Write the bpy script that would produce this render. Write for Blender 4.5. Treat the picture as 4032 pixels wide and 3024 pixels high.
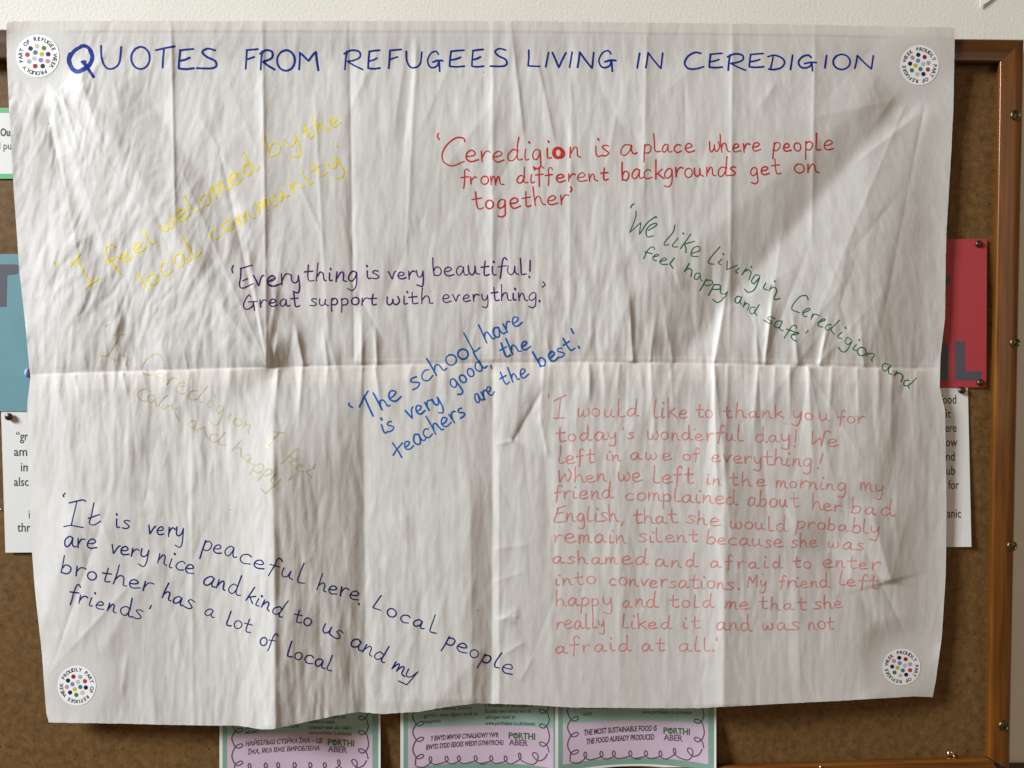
import bpy, math, random
import numpy as np
from mathutils import Matrix, Vector

# ------------------------------------------------------------------ scene, camera, light
for o in list(bpy.data.objects):
    bpy.data.objects.remove(o, do_unlink=True)
S = bpy.context.scene
COL = S.collection
W_PX, H_PX = 4032.0, 3024.0
LENS, SENSOR = 26.0, 36.0
FPX = LENS / SENSOR * W_PX
D = 0.96
YAW, PITCH = math.radians(1.9), math.radians(1.3)
fwd = np.array([math.sin(YAW)*math.cos(PITCH), math.cos(YAW)*math.cos(PITCH), -math.sin(PITCH)])
rgt = np.array([math.cos(YAW), -math.sin(YAW), 0.0])
upv = np.cross(rgt, fwd)
CAM = np.array([0.0, -D, 0.0])
cd = bpy.data.cameras.new('camera'); cd.lens = LENS; cd.sensor_width = SENSOR
cd.clip_start = 0.01; cd.clip_end = 50
cam = bpy.data.objects.new('camera', cd); COL.objects.link(cam)
M = Matrix.Identity(4)
for i in range(3):
    M[i][0] = rgt[i]; M[i][1] = upv[i]; M[i][2] = -fwd[i]; M[i][3] = CAM[i]
cam.matrix_world = M
S.camera = cam

wd = bpy.data.worlds.new('World'); S.world = wd; wd.use_nodes = True
bg = wd.node_tree.nodes['Background']
bg.inputs[0].default_value = (1.0, 0.74, 0.50, 1)
bg.inputs[1].default_value = 0.16

def area(name, loc, target, sx, sy, power, col):
    l = bpy.data.lights.new(name, 'AREA'); l.shape = 'RECTANGLE'; l.size = sx; l.size_y = sy
    l.energy = power; l.color = col
    o = bpy.data.objects.new(name, l); COL.objects.link(o)
    o.location = loc
    o.rotation_euler = (Vector(target)-Vector(loc)).to_track_quat('-Z', 'Y').to_euler()
    return o
area('window_light', (-4.3, -2.0, 2.3), (0, 0, 0), 1.2, 1.5, 465, (0.90, 0.96, 1.0))
area('warm_fill_light', (2.5, -3.5, 0.6), (0, 0, 0), 2.5, 2.0, 16, (1.0, 0.86, 0.70))  # added dim fill, imitates warm light bounced back from the right
S.view_settings.view_transform = 'Standard'
S.view_settings.look = 'None'
S.view_settings.exposure = 0.0
S.view_settings.gamma = 1.0
S.render.engine = 'CYCLES'

def P(px, py, depth):
    """photo pixel on the plane that lies `depth` metres in front of the wall"""
    px = np.asarray(px, float); py = np.asarray(py, float); depth = np.asarray(depth, float)
    px, py, depth = np.broadcast_arrays(px, py, depth)
    d = (fwd[None]*FPX + rgt[None]*(px.ravel()-W_PX/2)[:, None] - upv[None]*(py.ravel()-H_PX/2)[:, None])
    t = (-depth.ravel() - CAM[1]) / d[:, 1]
    return (CAM[None] + d*t[:, None]).reshape(px.shape+(3,))
def P1(px, py, depth):
    return P(np.array([px]), np.array([py]), np.array([depth]))[0]
MM = 0.001
PXM = 0.33e-3

# ------------------------------------------------------------------ materials
def hexlin(r, g, b):
    f = lambda c: (c/255/12.92) if c/255 <= 0.04045 else ((c/255+0.055)/1.055)**2.4
    return (f(r), f(g), f(b))
MATS = {}
def mat(name, col, rough=0.6, metal=0.0, vary=0.0, vscale=60.0, bump=0.0, bscale=400.0, spec=0.5, coat=0.0):
    if name in MATS: return MATS[name]
    m = bpy.data.materials.new(name); m.use_nodes = True
    nt = m.node_tree; b = nt.nodes['Principled BSDF']
    b.inputs['Base Color'].default_value = (*col, 1)
    b.inputs['Roughness'].default_value = rough
    b.inputs['Metallic'].default_value = metal
    b.inputs['Specular IOR Level'].default_value = spec
    b.inputs['Coat Weight'].default_value = coat
    tc = nt.nodes.new('ShaderNodeTexCoord')
    if vary > 0:
        n = nt.nodes.new('ShaderNodeTexNoise'); n.inputs['Scale'].default_value = vscale; n.inputs['Detail'].default_value = 4
        nt.links.new(tc.outputs['Object'], n.inputs['Vector'])
        mr = nt.nodes.new('ShaderNodeMapRange')
        mr.inputs[1].default_value = 0.25; mr.inputs[2].default_value = 0.75
        mr.inputs[3].default_value = 1-vary; mr.inputs[4].default_value = 1+vary
        nt.links.new(n.outputs['Fac'], mr.inputs[0])
        mx = nt.nodes.new('ShaderNodeVectorMath'); mx.operation = 'SCALE'
        mx.inputs[0].default_value = col
        nt.links.new(mr.outputs[0], mx.inputs['Scale'])
        nt.links.new(mx.outputs[0], b.inputs['Base Color'])
    if bump > 0:
        n2 = nt.nodes.new('ShaderNodeTexNoise'); n2.inputs['Scale'].default_value = bscale; n2.inputs['Detail'].default_value = 3
        nt.links.new(tc.outputs['Object'], n2.inputs['Vector'])
        bp = nt.nodes.new('ShaderNodeBump'); bp.inputs['Strength'].default_value = bump; bp.inputs['Distance'].default_value = 0.001
        nt.links.new(n2.outputs['Fac'], bp.inputs['Height'])
        nt.links.new(bp.outputs[0], b.inputs['Normal'])
    MATS[name] = m
    return m

def wall_mat():
    m = mat('cream_painted_plaster', (0.82, 0.79, 0.71), 0.75, vary=0.03, vscale=9)
    nt = m.node_tree; b = nt.nodes['Principled BSDF']
    tc = nt.nodes.new('ShaderNodeTexCoord')
    n = nt.nodes.new('ShaderNodeTexNoise'); n.inputs['Scale'].default_value = 260; n.inputs['Detail'].default_value = 5; n.inputs['Roughness'].default_value = 0.6
    nt.links.new(tc.outputs['Object'], n.inputs['Vector'])
    bp = nt.nodes.new('ShaderNodeBump'); bp.inputs['Strength'].default_value = 0.28; bp.inputs['Distance'].default_value = 0.0016
    nt.links.new(n.outputs['Fac'], bp.inputs['Height']); nt.links.new(bp.outputs[0], b.inputs['Normal'])
    return m

def cork_mat():
    m = bpy.data.materials.new('brown_pinboard'); m.use_nodes = True
    nt = m.node_tree; b = nt.nodes['Principled BSDF']; b.inputs['Roughness'].default_value = 0.7
    b.inputs['Specular IOR Level'].default_value = 0.3
    tc = nt.nodes.new('ShaderNodeTexCoord')
    n1 = nt.nodes.new('ShaderNodeTexNoise'); n1.inputs['Scale'].default_value = 95; n1.inputs['Detail'].default_value = 6; n1.inputs['Roughness'].default_value = 0.65
    nt.links.new(tc.outputs['Object'], n1.inputs['Vector'])
    cr = nt.nodes.new('ShaderNodeValToRGB')
    cr.color_ramp.elements[0].position = 0.3; cr.color_ramp.elements[0].color = (0.095, 0.047, 0.012, 1)
    cr.color_ramp.elements[1].position = 0.72; cr.color_ramp.elements[1].color = (0.215, 0.112, 0.034, 1)
    nt.links.new(n1.outputs['Fac'], cr.inputs[0])
    # pin holes and dark flecks
    v = nt.nodes.new('ShaderNodeTexVoronoi'); v.inputs['Scale'].default_value = 70; v.inputs['Randomness'].default_value = 1
    nt.links.new(tc.outputs['Object'], v.inputs['Vector'])
    th = nt.nodes.new('ShaderNodeMapRange'); th.inputs[1].default_value = 0.06; th.inputs[2].default_value = 0.11
    th.inputs[3].default_value = 0.35; th.inputs[4].default_value = 1.0
    nt.links.new(v.outputs['Distance'], th.inputs[0])
    n3 = nt.nodes.new('ShaderNodeTexNoise'); n3.inputs['Scale'].default_value = 300; n3.inputs['Detail'].default_value = 2
    nt.links.new(tc.outputs['Object'], n3.inputs['Vector'])
    t3 = nt.nodes.new('ShaderNodeMapRange'); t3.inputs[1].default_value = 0.30; t3.inputs[2].default_value = 0.42
    t3.inputs[3].default_value = 0.72; t3.inputs[4].default_value = 1.0
    nt.links.new(n3.outputs['Fac'], t3.inputs[0])
    mm = nt.nodes.new('ShaderNodeMath'); mm.operation = 'MULTIPLY'
    nt.links.new(th.outputs[0], mm.inputs[0]); nt.links.new(t3.outputs[0], mm.inputs[1])
    sc = nt.nodes.new('ShaderNodeVectorMath'); sc.operation = 'SCALE'
    nt.links.new(cr.outputs[0], sc.inputs[0]); nt.links.new(mm.outputs[0], sc.inputs['Scale'])
    nt.links.new(sc.outputs[0], b.inputs['Base Color'])
    bp = nt.nodes.new('ShaderNodeBump'); bp.inputs['Strength'].default_value = 0.35; bp.inputs['Distance'].default_value = 0.0008
    nt.links.new(mm.outputs[0], bp.inputs['Height']); nt.links.new(bp.outputs[0], b.inputs['Normal'])
    return m

def wood_mat(name, axis):
    m = bpy.data.materials.new(name); m.use_nodes = True
    nt = m.node_tree; b = nt.nodes['Principled BSDF']; b.inputs['Roughness'].default_value = 0.34
    b.inputs['Coat Weight'].default_value = 0.3; b.inputs['Coat Roughness'].default_value = 0.13; b.inputs['Specular IOR Level'].default_value = 0.3
    tc = nt.nodes.new('ShaderNodeTexCoord'); mp = nt.nodes.new('ShaderNodeMapping')
    mp.inputs['Scale'].default_value = (6, 120, 120) if axis == 'x' else (120, 120, 6)
    nt.links.new(tc.outputs['Object'], mp.inputs[0])
    n = nt.nodes.new('ShaderNodeTexNoise'); n.inputs['Scale'].default_value = 1.4; n.inputs['Detail'].default_value = 6; n.inputs['Distortion'].default_value = 0.5
    nt.links.new(mp.outputs[0], n.inputs['Vector'])
    cr = nt.nodes.new('ShaderNodeValToRGB')
    cr.color_ramp.elements[0].position = 0.28; cr.color_ramp.elements[0].color = (0.095, 0.028, 0.003, 1)
    cr.color_ramp.elements[1].position = 0.75; cr.color_ramp.elements[1].color = (0.225, 0.078, 0.009, 1)
    nt.links.new(n.outputs['Fac'], cr.inputs[0]); nt.links.new(cr.outputs[0], b.inputs['Base Color'])
    bp = nt.nodes.new('ShaderNodeBump'); bp.inputs['Strength'].default_value = 0.12; bp.inputs['Distance'].default_value = 0.0006
    nt.links.new(n.outputs['Fac'], bp.inputs['Height']); nt.links.new(bp.outputs[0], b.inputs['Normal'])
    return m

def sheet_mat():
    """thin off-white lining paper; creamier at the doubled joint and where the top band imitates light through it"""
    m = bpy.data.materials.new('thin_lining_paper'); m.use_nodes = True
    nt = m.node_tree; b = nt.nodes['Principled BSDF']; b.inputs['Roughness'].default_value = 0.62
    b.inputs['Specular IOR Level'].default_value = 0.35
    tc = nt.nodes.new('ShaderNodeTexCoord')
    at = nt.nodes.new('ShaderNodeAttribute'); at.attribute_name = 'double_or_lit_through'
    mx = nt.nodes.new('ShaderNodeMix'); mx.data_type = 'RGBA'
    mx.inputs[6].default_value = (0.665, 0.640, 0.614, 1); mx.inputs[7].default_value = (0.705, 0.666, 0.622, 1)
    nt.links.new(at.outputs['Fac'], mx.inputs[0])
    mp = nt.nodes.new('ShaderNodeMapping'); mp.inputs['Scale'].default_value = (1, 1, 0.35)
    nt.links.new(tc.outputs['Object'], mp.inputs[0])
    n = nt.nodes.new('ShaderNodeTexNoise'); n.inputs['Scale'].default_value = 160; n.inputs['Detail'].default_value = 4
    nt.links.new(mp.outputs[0], n.inputs['Vector'])
    mr = nt.nodes.new('ShaderNodeMapRange'); mr.inputs[1].default_value = .3; mr.inputs[2].default_value = .7; mr.inputs[3].default_value = .965; mr.inputs[4].default_value = 1.03
    nt.links.new(n.outputs['Fac'], mr.inputs[0])
    # sparse grey flecks of recycled pulp
    v = nt.nodes.new('ShaderNodeTexVoronoi'); v.inputs['Scale'].default_value = 26
    nt.links.new(tc.outputs['Object'], v.inputs['Vector'])
    th = nt.nodes.new('ShaderNodeMapRange'); th.inputs[1].default_value = 0.018; th.inputs[2].default_value = 0.034
    th.inputs[3].default_value = 0.45; th.inputs[4].default_value = 1
    nt.links.new(v.outputs['Distance'], th.inputs[0])
    ml = nt.nodes.new('ShaderNodeMath'); ml.operation = 'MULTIPLY'
    nt.links.new(mr.outputs[0], ml.inputs[0]); nt.links.new(th.outputs[0], ml.inputs[1])
    sc = nt.nodes.new('ShaderNodeVectorMath'); sc.operation = 'SCALE'
    nt.links.new(mx.outputs[2], sc.inputs[0]); nt.links.new(ml.outputs[0], sc.inputs['Scale'])
    nt.links.new(sc.outputs[0], b.inputs['Base Color'])
    bp = nt.nodes.new('ShaderNodeBump'); bp.inputs['Strength'].default_value = 0.18; bp.inputs['Distance'].default_value = 0.0006
    n2 = nt.nodes.new('ShaderNodeTexNoise'); n2.inputs['Scale'].default_value = 420; n2.inputs['Detail'].default_value = 3
    nt.links.new(mp.outputs[0], n2.inputs['Vector'])
    nt.links.new(n2.outputs['Fac'], bp.inputs['Height']); nt.links.new(bp.outputs[0], b.inputs['Normal'])
    return m

# ------------------------------------------------------------------ object helpers
def tag(o, label=None, cat=None, group=None, kind=None):
    if label: o['label'] = label
    if cat: o['category'] = cat
    if group: o['group'] = group
    if kind: o['kind'] = kind
    return o
def empty(name, loc, label, cat, group=None):
    o = bpy.data.objects.new(name, None); o.empty_display_size = 0.02
    o.location = loc; COL.objects.link(o)
    return tag(o, label, cat, group)
def add(name, V, F, mats, parent=None, midx=None, smooth=False):
    me = bpy.data.meshes.new(name)
    V = np.asarray(V, float)
    if parent is not None:
        V = V - np.array(parent.matrix_world.translation if parent.parent else parent.location)[None]
    me.from_pydata([tuple(v) for v in V], [], [tuple(int(i) for i in f) for f in F])
    if not isinstance(mats, (list, tuple)): mats = [mats]
    for m in mats: me.materials.append(m)
    if midx is not None:
        me.polygons.foreach_set('material_index', np.asarray(midx, np.int32))
    if smooth:
        me.polygons.foreach_set('use_smooth', np.ones(len(me.polygons), bool))
    me.update()
    o = bpy.data.objects.new(name, me); COL.objects.link(o)
    if parent is not None: o.parent = parent
    return o
def grid_faces(nr, nc):
    i = np.arange((nr-1)*(nc-1)); r = i // (nc-1); c = i % (nc-1)
    a = r*nc+c
    return np.stack([a, a+nc, a+nc+1, a+1], 1)

# text -> 2D mesh with the built-in font ------------------------------------------------
TCACHE = {}
def text2d(s, bold=0.0):
    k = (s, bold)
    if k in TCACHE: return TCACHE[k]
    cu = bpy.data.curves.new('tmp', 'FONT'); cu.body = s; cu.size = 1.0; cu.offset = bold; cu.resolution_u = 3
    ob = bpy.data.objects.new('tmp', cu); COL.objects.link(ob)
    dg = bpy.context.evaluated_depsgraph_get()
    me = bpy.data.meshes.new_from_object(ob.evaluated_get(dg))
    V = np.array([v.co[:2] for v in me.vertices]) if len(me.vertices) else np.zeros((0, 2))
    F = [list(p.vertices) for p in me.polygons]
    bpy.data.objects.remove(ob, do_unlink=True); bpy.data.curves.remove(cu); bpy.data.meshes.remove(me)
    TCACHE[k] = (V, F)
    return V, F
hv, _ = text2d('H'); CAPH = hv[:, 1].max()
class Acc:
    """collects pieces (pixel xy + extra height + material index)"""
    def __init__(s): s.V = []; s.F = []; s.M = []; s.n = 0
    def put(s, xy, F, dz=0.0, m=0):
        xy = np.asarray(xy, float)
        dz = np.broadcast_to(np.asarray(dz, float), (len(xy),))
        s.V.append(np.column_stack([xy, dz]))
        for f in F: s.F.append([int(i)+s.n for i in f]); s.M.append(m)
        s.n += len(xy)
    def arr(s): return np.vstack(s.V)
def text_px(acc, s, x0, y0, x1, y1, cap, bold=0.0, shear=0.0, m=0, dz=0.0):
    """text fitted between two baseline points, cap height in px"""
    V, F = text2d(s, bold)
    if len(V) == 0: return
    bx0, bx1 = V[:, 0].min(), V[:, 0].max()
    L = math.hypot(x1-x0, y1-y0); e = ((x1-x0)/L, (y1-y0)/L); u = (e[1], -e[0])
    yy = V[:, 1]/CAPH*cap
    xx = (V[:, 0]-bx0)/(bx1-bx0)*L + shear*yy
    acc.put(np.column_stack([x0+e[0]*xx+u[0]*yy, y0+e[1]*xx+u[1]*yy]), F, dz, m)

# ------------------------------------------------------------------ strokes
rng = random.Random(7)
def spline(pts, closed=False, step=4.0):
    pts = [np.array(p, float) for p in pts]
    segs = []; cur = [pts[0]]
    for p in pts[1:]:
        if np.allclose(p, cur[-1]): segs.append(cur); cur = [p]
        else: cur.append(p)
    segs.append(cur)
    out = []
    for sg in segs:
        if len(sg) == 1: continue
        n = len(sg)
        ext = [2*sg[0]-sg[1]]+sg+[2*sg[-1]-sg[-2]]
        if closed: ext = [sg[-2]]+sg+[sg[1]]
        for i in range(n-1):
            p0, p1, p2, p3 = ext[i], ext[i+1], ext[i+2], ext[i+3]
            k = max(2, int(np.linalg.norm(p2-p1)/step))
            for j in range(k):
                t = j/k
                out.append(0.5*((2*p1)+(p2-p0)*t+(2*p0-5*p1+4*p2-p3)*t*t+(3*p1-p0-3*p2+p3)*t**3))
        out.append(sg[-1])
    return np.array(out)
NST = [0]
def stroke(acc, pts, w, closed=False, m=0, step=4.0, base=0.09*MM, press=0.16):
    q = spline(pts, closed, step)
    keep = [0]
    for i in range(1, len(q)):
        if np.linalg.norm(q[i]-q[keep[-1]]) > 0.6: keep.append(i)
    q = q[keep]
    if len(q) < 2: return
    t = np.gradient(q, axis=0); t /= np.maximum(np.linalg.norm(t, axis=1), 1e-6)[:, None]
    n = np.column_stack([t[:, 1], -t[:, 0]])
    N = len(q)
    ph = rng.random()*6
    ww = w*(1+press*np.sin(np.linspace(0, N*step/55, N)+ph)+0.05*np.array([rng.uniform(-1, 1) for _ in range(N)]))
    if not closed:
        # round caps
        q = np.vstack([q[0]-t[0]*w*0.48, q[0]-t[0]*w*0.3, q, q[-1]+t[-1]*w*0.3, q[-1]+t[-1]*w*0.48])
        n = np.vstack([n[0], n[0], n, n[-1], n[-1]])
        ww = np.concatenate([[w*0.35, w*0.8], ww, [w*0.8, w*0.35]])
    N = len(q)
    NST[0] += 1
    dz = base + (NST[0] % 9)*0.011*MM + np.linspace(0, 0.02, N)*MM
    V = np.vstack([q+n*ww[:, None]/2, q, q-n*ww[:, None]/2])
    F = []
    for i in range(N-1):
        F.append([i, i+1, N+i+1, N+i]); F.append([N+i, N+i+1, 2*N+i+1, 2*N+i])
    acc.put(V, F, np.concatenate([dz, dz, dz]), m)
def dot(acc, x, y, r, m=0):
    stroke(acc, [(x-r*0.25, y-r*0.4), (x+r*0.1, y+r*0.4)], r*1.5, m=m)

# the writer's alphabet: x-height 1, baseline 0; a repeated point is a sharp corner
G = {
'a': (1.02, [[(.74,.86),(.42,1.0),(.10,.62),(.10,.16),(.36,0),(.64,.36),(.76,.92),(.76,.92),(.74,.30),(.88,.02),(1.10,.10)]]),
'b': (.84, [[(.12,2.0),(.10,1),(.08,.06)],[(.10,.55),(.36,.98),(.68,.84),(.76,.42),(.50,.02),(.06,.08)]]),
'c': (.84, [[(.78,.84),(.52,1.0),(.16,.76),(.08,.30),(.36,0),(.84,.14)]]),
'd': (1.05, [[(.66,.86),(.40,.98),(.10,.60),(.13,.13),(.42,0),(.68,.36),(.78,.9)],[(.80,2.0),(.75,1.1),(.76,.22),(.92,0),(1.12,.08)]]),
'e': (.92, [[(.12,.46),(.52,.52),(.76,.74),(.50,1.0),(.16,.76),(.08,.30),(.36,0),(.92,.15)]]),
'f': (.74, [[(.80,1.72),(.62,2.0),(.40,1.78),(.36,1),(.32,.1),(.26,-.42)],[(.02,.92),(.74,1.02)]]),
'g': (.88, [[(.72,.88),(.42,1.0),(.10,.62),(.12,.14),(.40,.02),(.66,.34),(.75,.94),(.75,.94),(.77,-.15),(.70,-.75),(.42,-.95),(.06,-.78)]]),
'h': (.92, [[(.12,2.0),(.10,1),(.08,0)],[(.10,.45),(.36,.94),(.60,.88),(.68,.5),(.74,.06),(.98,.02)]]),
'i': (.44, [[(.16,1.0),(.13,.34),(.20,.03),(.44,.10)],'dot:.22:1.55']),
'k': (.82, [[(.14,2.0),(.10,0)],[(.74,1.0),(.14,.44)],[(.30,.54),(.86,0)]]),
'l': (.58, [[(.18,2.0),(.13,.9),(.12,.30),(.24,.02),(.62,.10)]]),
'm': (1.18, [[(.10,1.0),(.09,0)],[(.10,.2),(.32,.95),(.46,.84),(.48,.06)],[(.48,.2),(.72,.96),(.90,.84),(.94,.12),(1.20,.02)]]),
'n': (.90, [[(.10,1.0),(.09,0)],[(.10,.28),(.40,.95),(.62,.84),(.68,.14),(.94,.02)]]),
'o': (.84, 'ring'),
'p': (.84, [[(.14,1.0),(.10,0),(.05,-.95)],[(.12,.72),(.42,1.0),(.74,.80),(.68,.28),(.40,.02),(.10,.12)]]),
'r': (.72, [[(.10,1.0),(.13,0)],[(.12,.34),(.36,.88),(.60,1.0),(.78,.88)]]),
's': (.74, [[(.68,.92),(.36,1.02),(.13,.80),(.42,.52),(.66,.24),(.40,0),(.0,.03)]]),
't': (.80, [[(.36,1.72),(.33,.5),(.44,.03),(.82,.12)],[(.0,1.0),(.76,1.08)]]),
'u': (1.0, [[(.10,1.0),(.10,.30),(.34,0),(.62,.32),(.70,1.0),(.70,1.0),(.72,.22),(1.02,.04)]]),
'v': (.82, [[(.06,1.0),(.38,0),(.38,0),(.66,.80),(.86,1.0)]]),
'w': (1.10, [[(.08,1.0),(.08,.25),(.28,0),(.50,.35),(.53,.74),(.53,.74),(.54,.30),(.76,0),(1.03,.45),(.90,.99)]]),
'y': (.86, [[(.08,1.0),(.12,.36),(.36,.16),(.64,.46),(.74,1.0),(.74,1.0),(.72,-.35),(.52,-.9),(.06,-.74)]]),
}
def sm(v): return v
def word(acc, Z, s, x0, y0, x1, y1, xh, w, slant=0.0, m=0):
    ox, oy, sc = Z
    x0, y0, x1, y1, xh = ox+x0*sc, oy+y0*sc, ox+x1*sc, oy+y1*sc, xh*sc
    L = math.hypot(x1-x0, y1-y0); e = np.array([(x1-x0)/L, (y1-y0)/L]); u = np.array([e[1], -e[0]])
    ws = [G[c][0] for c in s]
    nat = sum(ws)*xh+0.20*xh*(len(s)-1)
    sx = min(1.55, max(0.72, L/nat))
    gap = (L-sum(ws)*xh*sx)/max(1, len(s)-1) if len(s) > 1 else 0
    x = 0.0
    p0 = np.array([x0, y0])
    for c, wc in zip(s, ws):
        jx, jy = rng.uniform(-.05, .05)*xh, rng.uniform(-.075, .075)*xh
        js, jr = rng.uniform(.89, 1.10), rng.uniform(-.09, .09)
        def mp(pt):
            X, Y = pt[0]*sx*js, pt[1]*js
            return p0+e*(x+jx+(X+(slant+jr)*Y)*xh)+u*(Y*xh+jy)
        g = G[c][1]
        if g == 'ring':
            a0 = rng.uniform(1.0, 2.2)
            pts = [mp((.42+.36*math.cos(a0+k*math.tau/9), .5+.5*math.sin(a0+k*math.tau/9))) for k in range(10)]
            stroke(acc, pts, w, m=m)
        else:
            for st in g:
                if isinstance(st, str):
                    _, dx, dy = st.split(':')
                    q = mp((float(dx)+rng.uniform(-.05, .25), float(dy)+rng.uniform(-.1, .1)))
                    dot(acc, q[0], q[1], w*0.95, m)
                else:
                    stroke(acc, [mp(tuple(np.array(pt)+(rng.uniform(-.035, .035), rng.uniform(-.035, .035)) if k and st[k-1] != pt and (k+1 == len(st) or st[k+1] != pt) else pt)) for k, pt in enumerate(st)], w, m=m)
        x += wc*xh*sx+gap
def raw(acc, Z, w, *strokes, m=0):
    ox, oy, sc = Z
    for st in strokes:
        if len(st) == 1: dot(acc, ox+st[0][0]*sc, oy+st[0][1]*sc, w*0.95, m)
        else: stroke(acc, [(ox+a*sc, oy+b*sc) for a, b in st], w, m=m)
def ell(cx, cy, rx, ry, n=10, a0=1.4):
    return [(cx+rx*math.cos(a0+k*math.tau/n), cy-ry*math.sin(a0+k*math.tau/n)) for k in range(n+1)]

# ------------------------------------------------------------------ relief of the hung paper
STEP = 4
gx = np.arange(-80, 4033+80, STEP, dtype=float); gy = np.arange(0, 3025, STEP, dtype=float)
X, Y = np.meshgrid(gx, gy)
nr = np.random.default_rng(11)
def sst(v): v = np.clip(v, 0, 1); return v*v*(3-2*v)
def noise(lx, ly, ang=0.0):
    w_ = nr.standard_normal(X.shape)
    ky = np.fft.fftfreq(X.shape[0], STEP)*math.tau; kx = np.fft.fftfreq(X.shape[1], STEP)*math.tau
    KX, KY = np.meshgrid(kx, ky)
    c, s_ = math.cos(ang), math.sin(ang)
    a = KX*c+KY*s_; b = -KX*s_+KY*c
    f = np.exp(-0.5*((a*lx)**2+(b*ly)**2))
    n = np.real(np.fft.ifft2(np.fft.fft2(w_)*f))
    return n/n.std()
Hm = np.zeros_like(X)     # millimetres towards the viewer
def crease(x0, y0, x1, y1, A, wl, wr, f0=60, f1=60, fl=1.0, e=2.0):
    """ridge (A>0) or valley (A<0): wl/wr widths left/right, fl = width factor at the far end"""
    global Hm
    dx, dy = x1-x0, y1-y0; L = math.hypot(dx, dy)
    t = ((X-x0)*dx+(Y-y0)*dy)/L
    d = ((X-x0)*dy-(Y-y0)*dx)/L
    win = sst(t/f0+0.5)*sst((L-t)/f1+0.5)
    k = 1+(fl-1)*np.clip(t/L, 0, 1)
    w_ = np.where(d < 0, wl, wr)*k
    ee = np.minimum(e, w_*0.4)
    Hm += A*np.exp(-(np.sqrt(d*d+ee*ee)-ee)/w_)*win
# long folds of the upper half
crease(674,80,690,880,1.5,16,7,40,300)
crease(1033,80,1050,1440,1.7,14,10,40,60)
crease(1375,80,1395,1430,-1.5,10,14,40,60)
crease(1940,80,1940,1432,2.0,18,34,40,40)
crease(2010,80,2065,560,2.0,40,10,30,200)
crease(2120,260,2185,560,1.2,30,8,100,100)
crease(2547,80,2535,850,1.7,20,26,40,200)
crease(2885,80,2872,1400,1.6,14,16,40,150)
crease(3210,80,3196,950,1.3,14,16,40,200)
crease(1240,400,1290,1300,1.1,12,14,150,150)
crease(1640,150,1600,1000,1.1,14,14,100,200)
crease(2250,300,2240,1400,1.1,13,15,150,150)
# long folds of the lower half
def tent(x0, y0, x1, y1, A, wl, run, f0, f1):
    global Hm
    xc = x0+(x1-x0)*np.clip((Y-y0)/(y1-y0), 0, 1); d = X-xc
    win = sst((Y-y0)/f0)*sst((y1-Y)/f1+1)
    soft = np.sqrt(d*d+36)-6
    r_ = np.clip(1-soft/run, 0, 1); r_ = np.where(r_ < .12, r_*r_/.24+0, r_-.06)
    Hm += A*np.where(d < 0, np.exp(-soft/wl), r_*1.0+0.06*np.clip(1-d/20,0,1))*win
tent(1074,1450,1086,2900,21,135,370,420,60)
crease(1430,1440,1440,2830,-2.6,40,60,60,100)
crease(752,1600,760,2860,1.1,14,16,200,100)
crease(1941,1432,1936,2790,-4.2,90,40,80,50)
crease(1965,1800,1965,2780,1.0,14,10,200,60)
crease(1850,1900,1860,2780,4.5,220,60,300,60)
crease(2855,1800,2850,2800,8.5,80,200,400,60,1.0,5)
crease(2620,1700,2630,2700,1.3,40,60,200,200)
crease(2440,1750,2440,2700,1.0,30,50,200,200)
crease(3130,1900,3150,2700,1.6,50,70,200,200)
# slack between the four stuck corners
crease(260,260,1040,1446,8,170,260,250,120,0.55,14)
crease(150,400,560,1420,-4.5,110,130,200,100,0.7,14)
crease(237,346,304,577,1.1,9,9,40,60)
crease(560,350,1250,1350,-4.0,90,120,200,200,0.8,14)
crease(3610,330,2660,1430,-11.5,165,150,220,160,1.0,26)
crease(3500,330,2400,1250,3.0,120,150,300,250,1.2,16)
crease(3660,420,3420,1380,2.2,110,90,200,200,1,10)
crease(3330,1000,3290,1300,1.6,60,40,100,60,0.6)
crease(3225,2090,3570,2640,-6.0,120,150,160,60,1.0,14)
crease(3508,2290,3430,2000,4.2,50,60,20,100,1.6)
crease(3508,2290,3600,1900,1.6,40,50,20,150,1.6)
crease(300,2000,160,2500,5.0,90,120,150,200,1.2,10)
crease(520,1650,330,2700,3.2,110,140,200,200,1.2,14)
crease(620,2200,380,2600,2.4,70,90,150,150,1.0,10)
crease(1060,2870,1000,2500,2.0,60,25,40,150)
crease(1900,2560,1700,2790,2.0,100,60,120,40,1.0,10)
# tight stress lines fanning from the fixings
for x0, y0, ends in [(1050, 1432, [(850,520),(700,640),(560,820),(400,1010),(940,760),(1120,900)]), (190, 320, [(420,1000),(560,820),(330,1150),(700,600),(240,900)]),
                     (3560, 420, [(3180,1340)]), (3640, 420, [(3480,1250)]), (3010, 1425, [(3080,900),(2880,1000),(3180,980)]), (3225, 1430, [(3380,1000),(3480,1150)]),
                     (2812, 1445, [(2760,2000),(2880,2100)]), (3183, 1450, [(3120,1950),(3300,1980),(3420,1850)]), (2986, 1445, [(3020,2050)]), (3600, 2570, [(3400,2150),(3250,2350)]), (200, 2640, [(420,2000),(560,2250)])]:
    for x1, y1 in ends:
        crease(x0, y0, x1, y1, rng.choice((1, -1))*rng.uniform(.6, 1.2), rng.uniform(6, 13), rng.uniform(6, 13), 60, 260, 2.6, 2)
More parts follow.
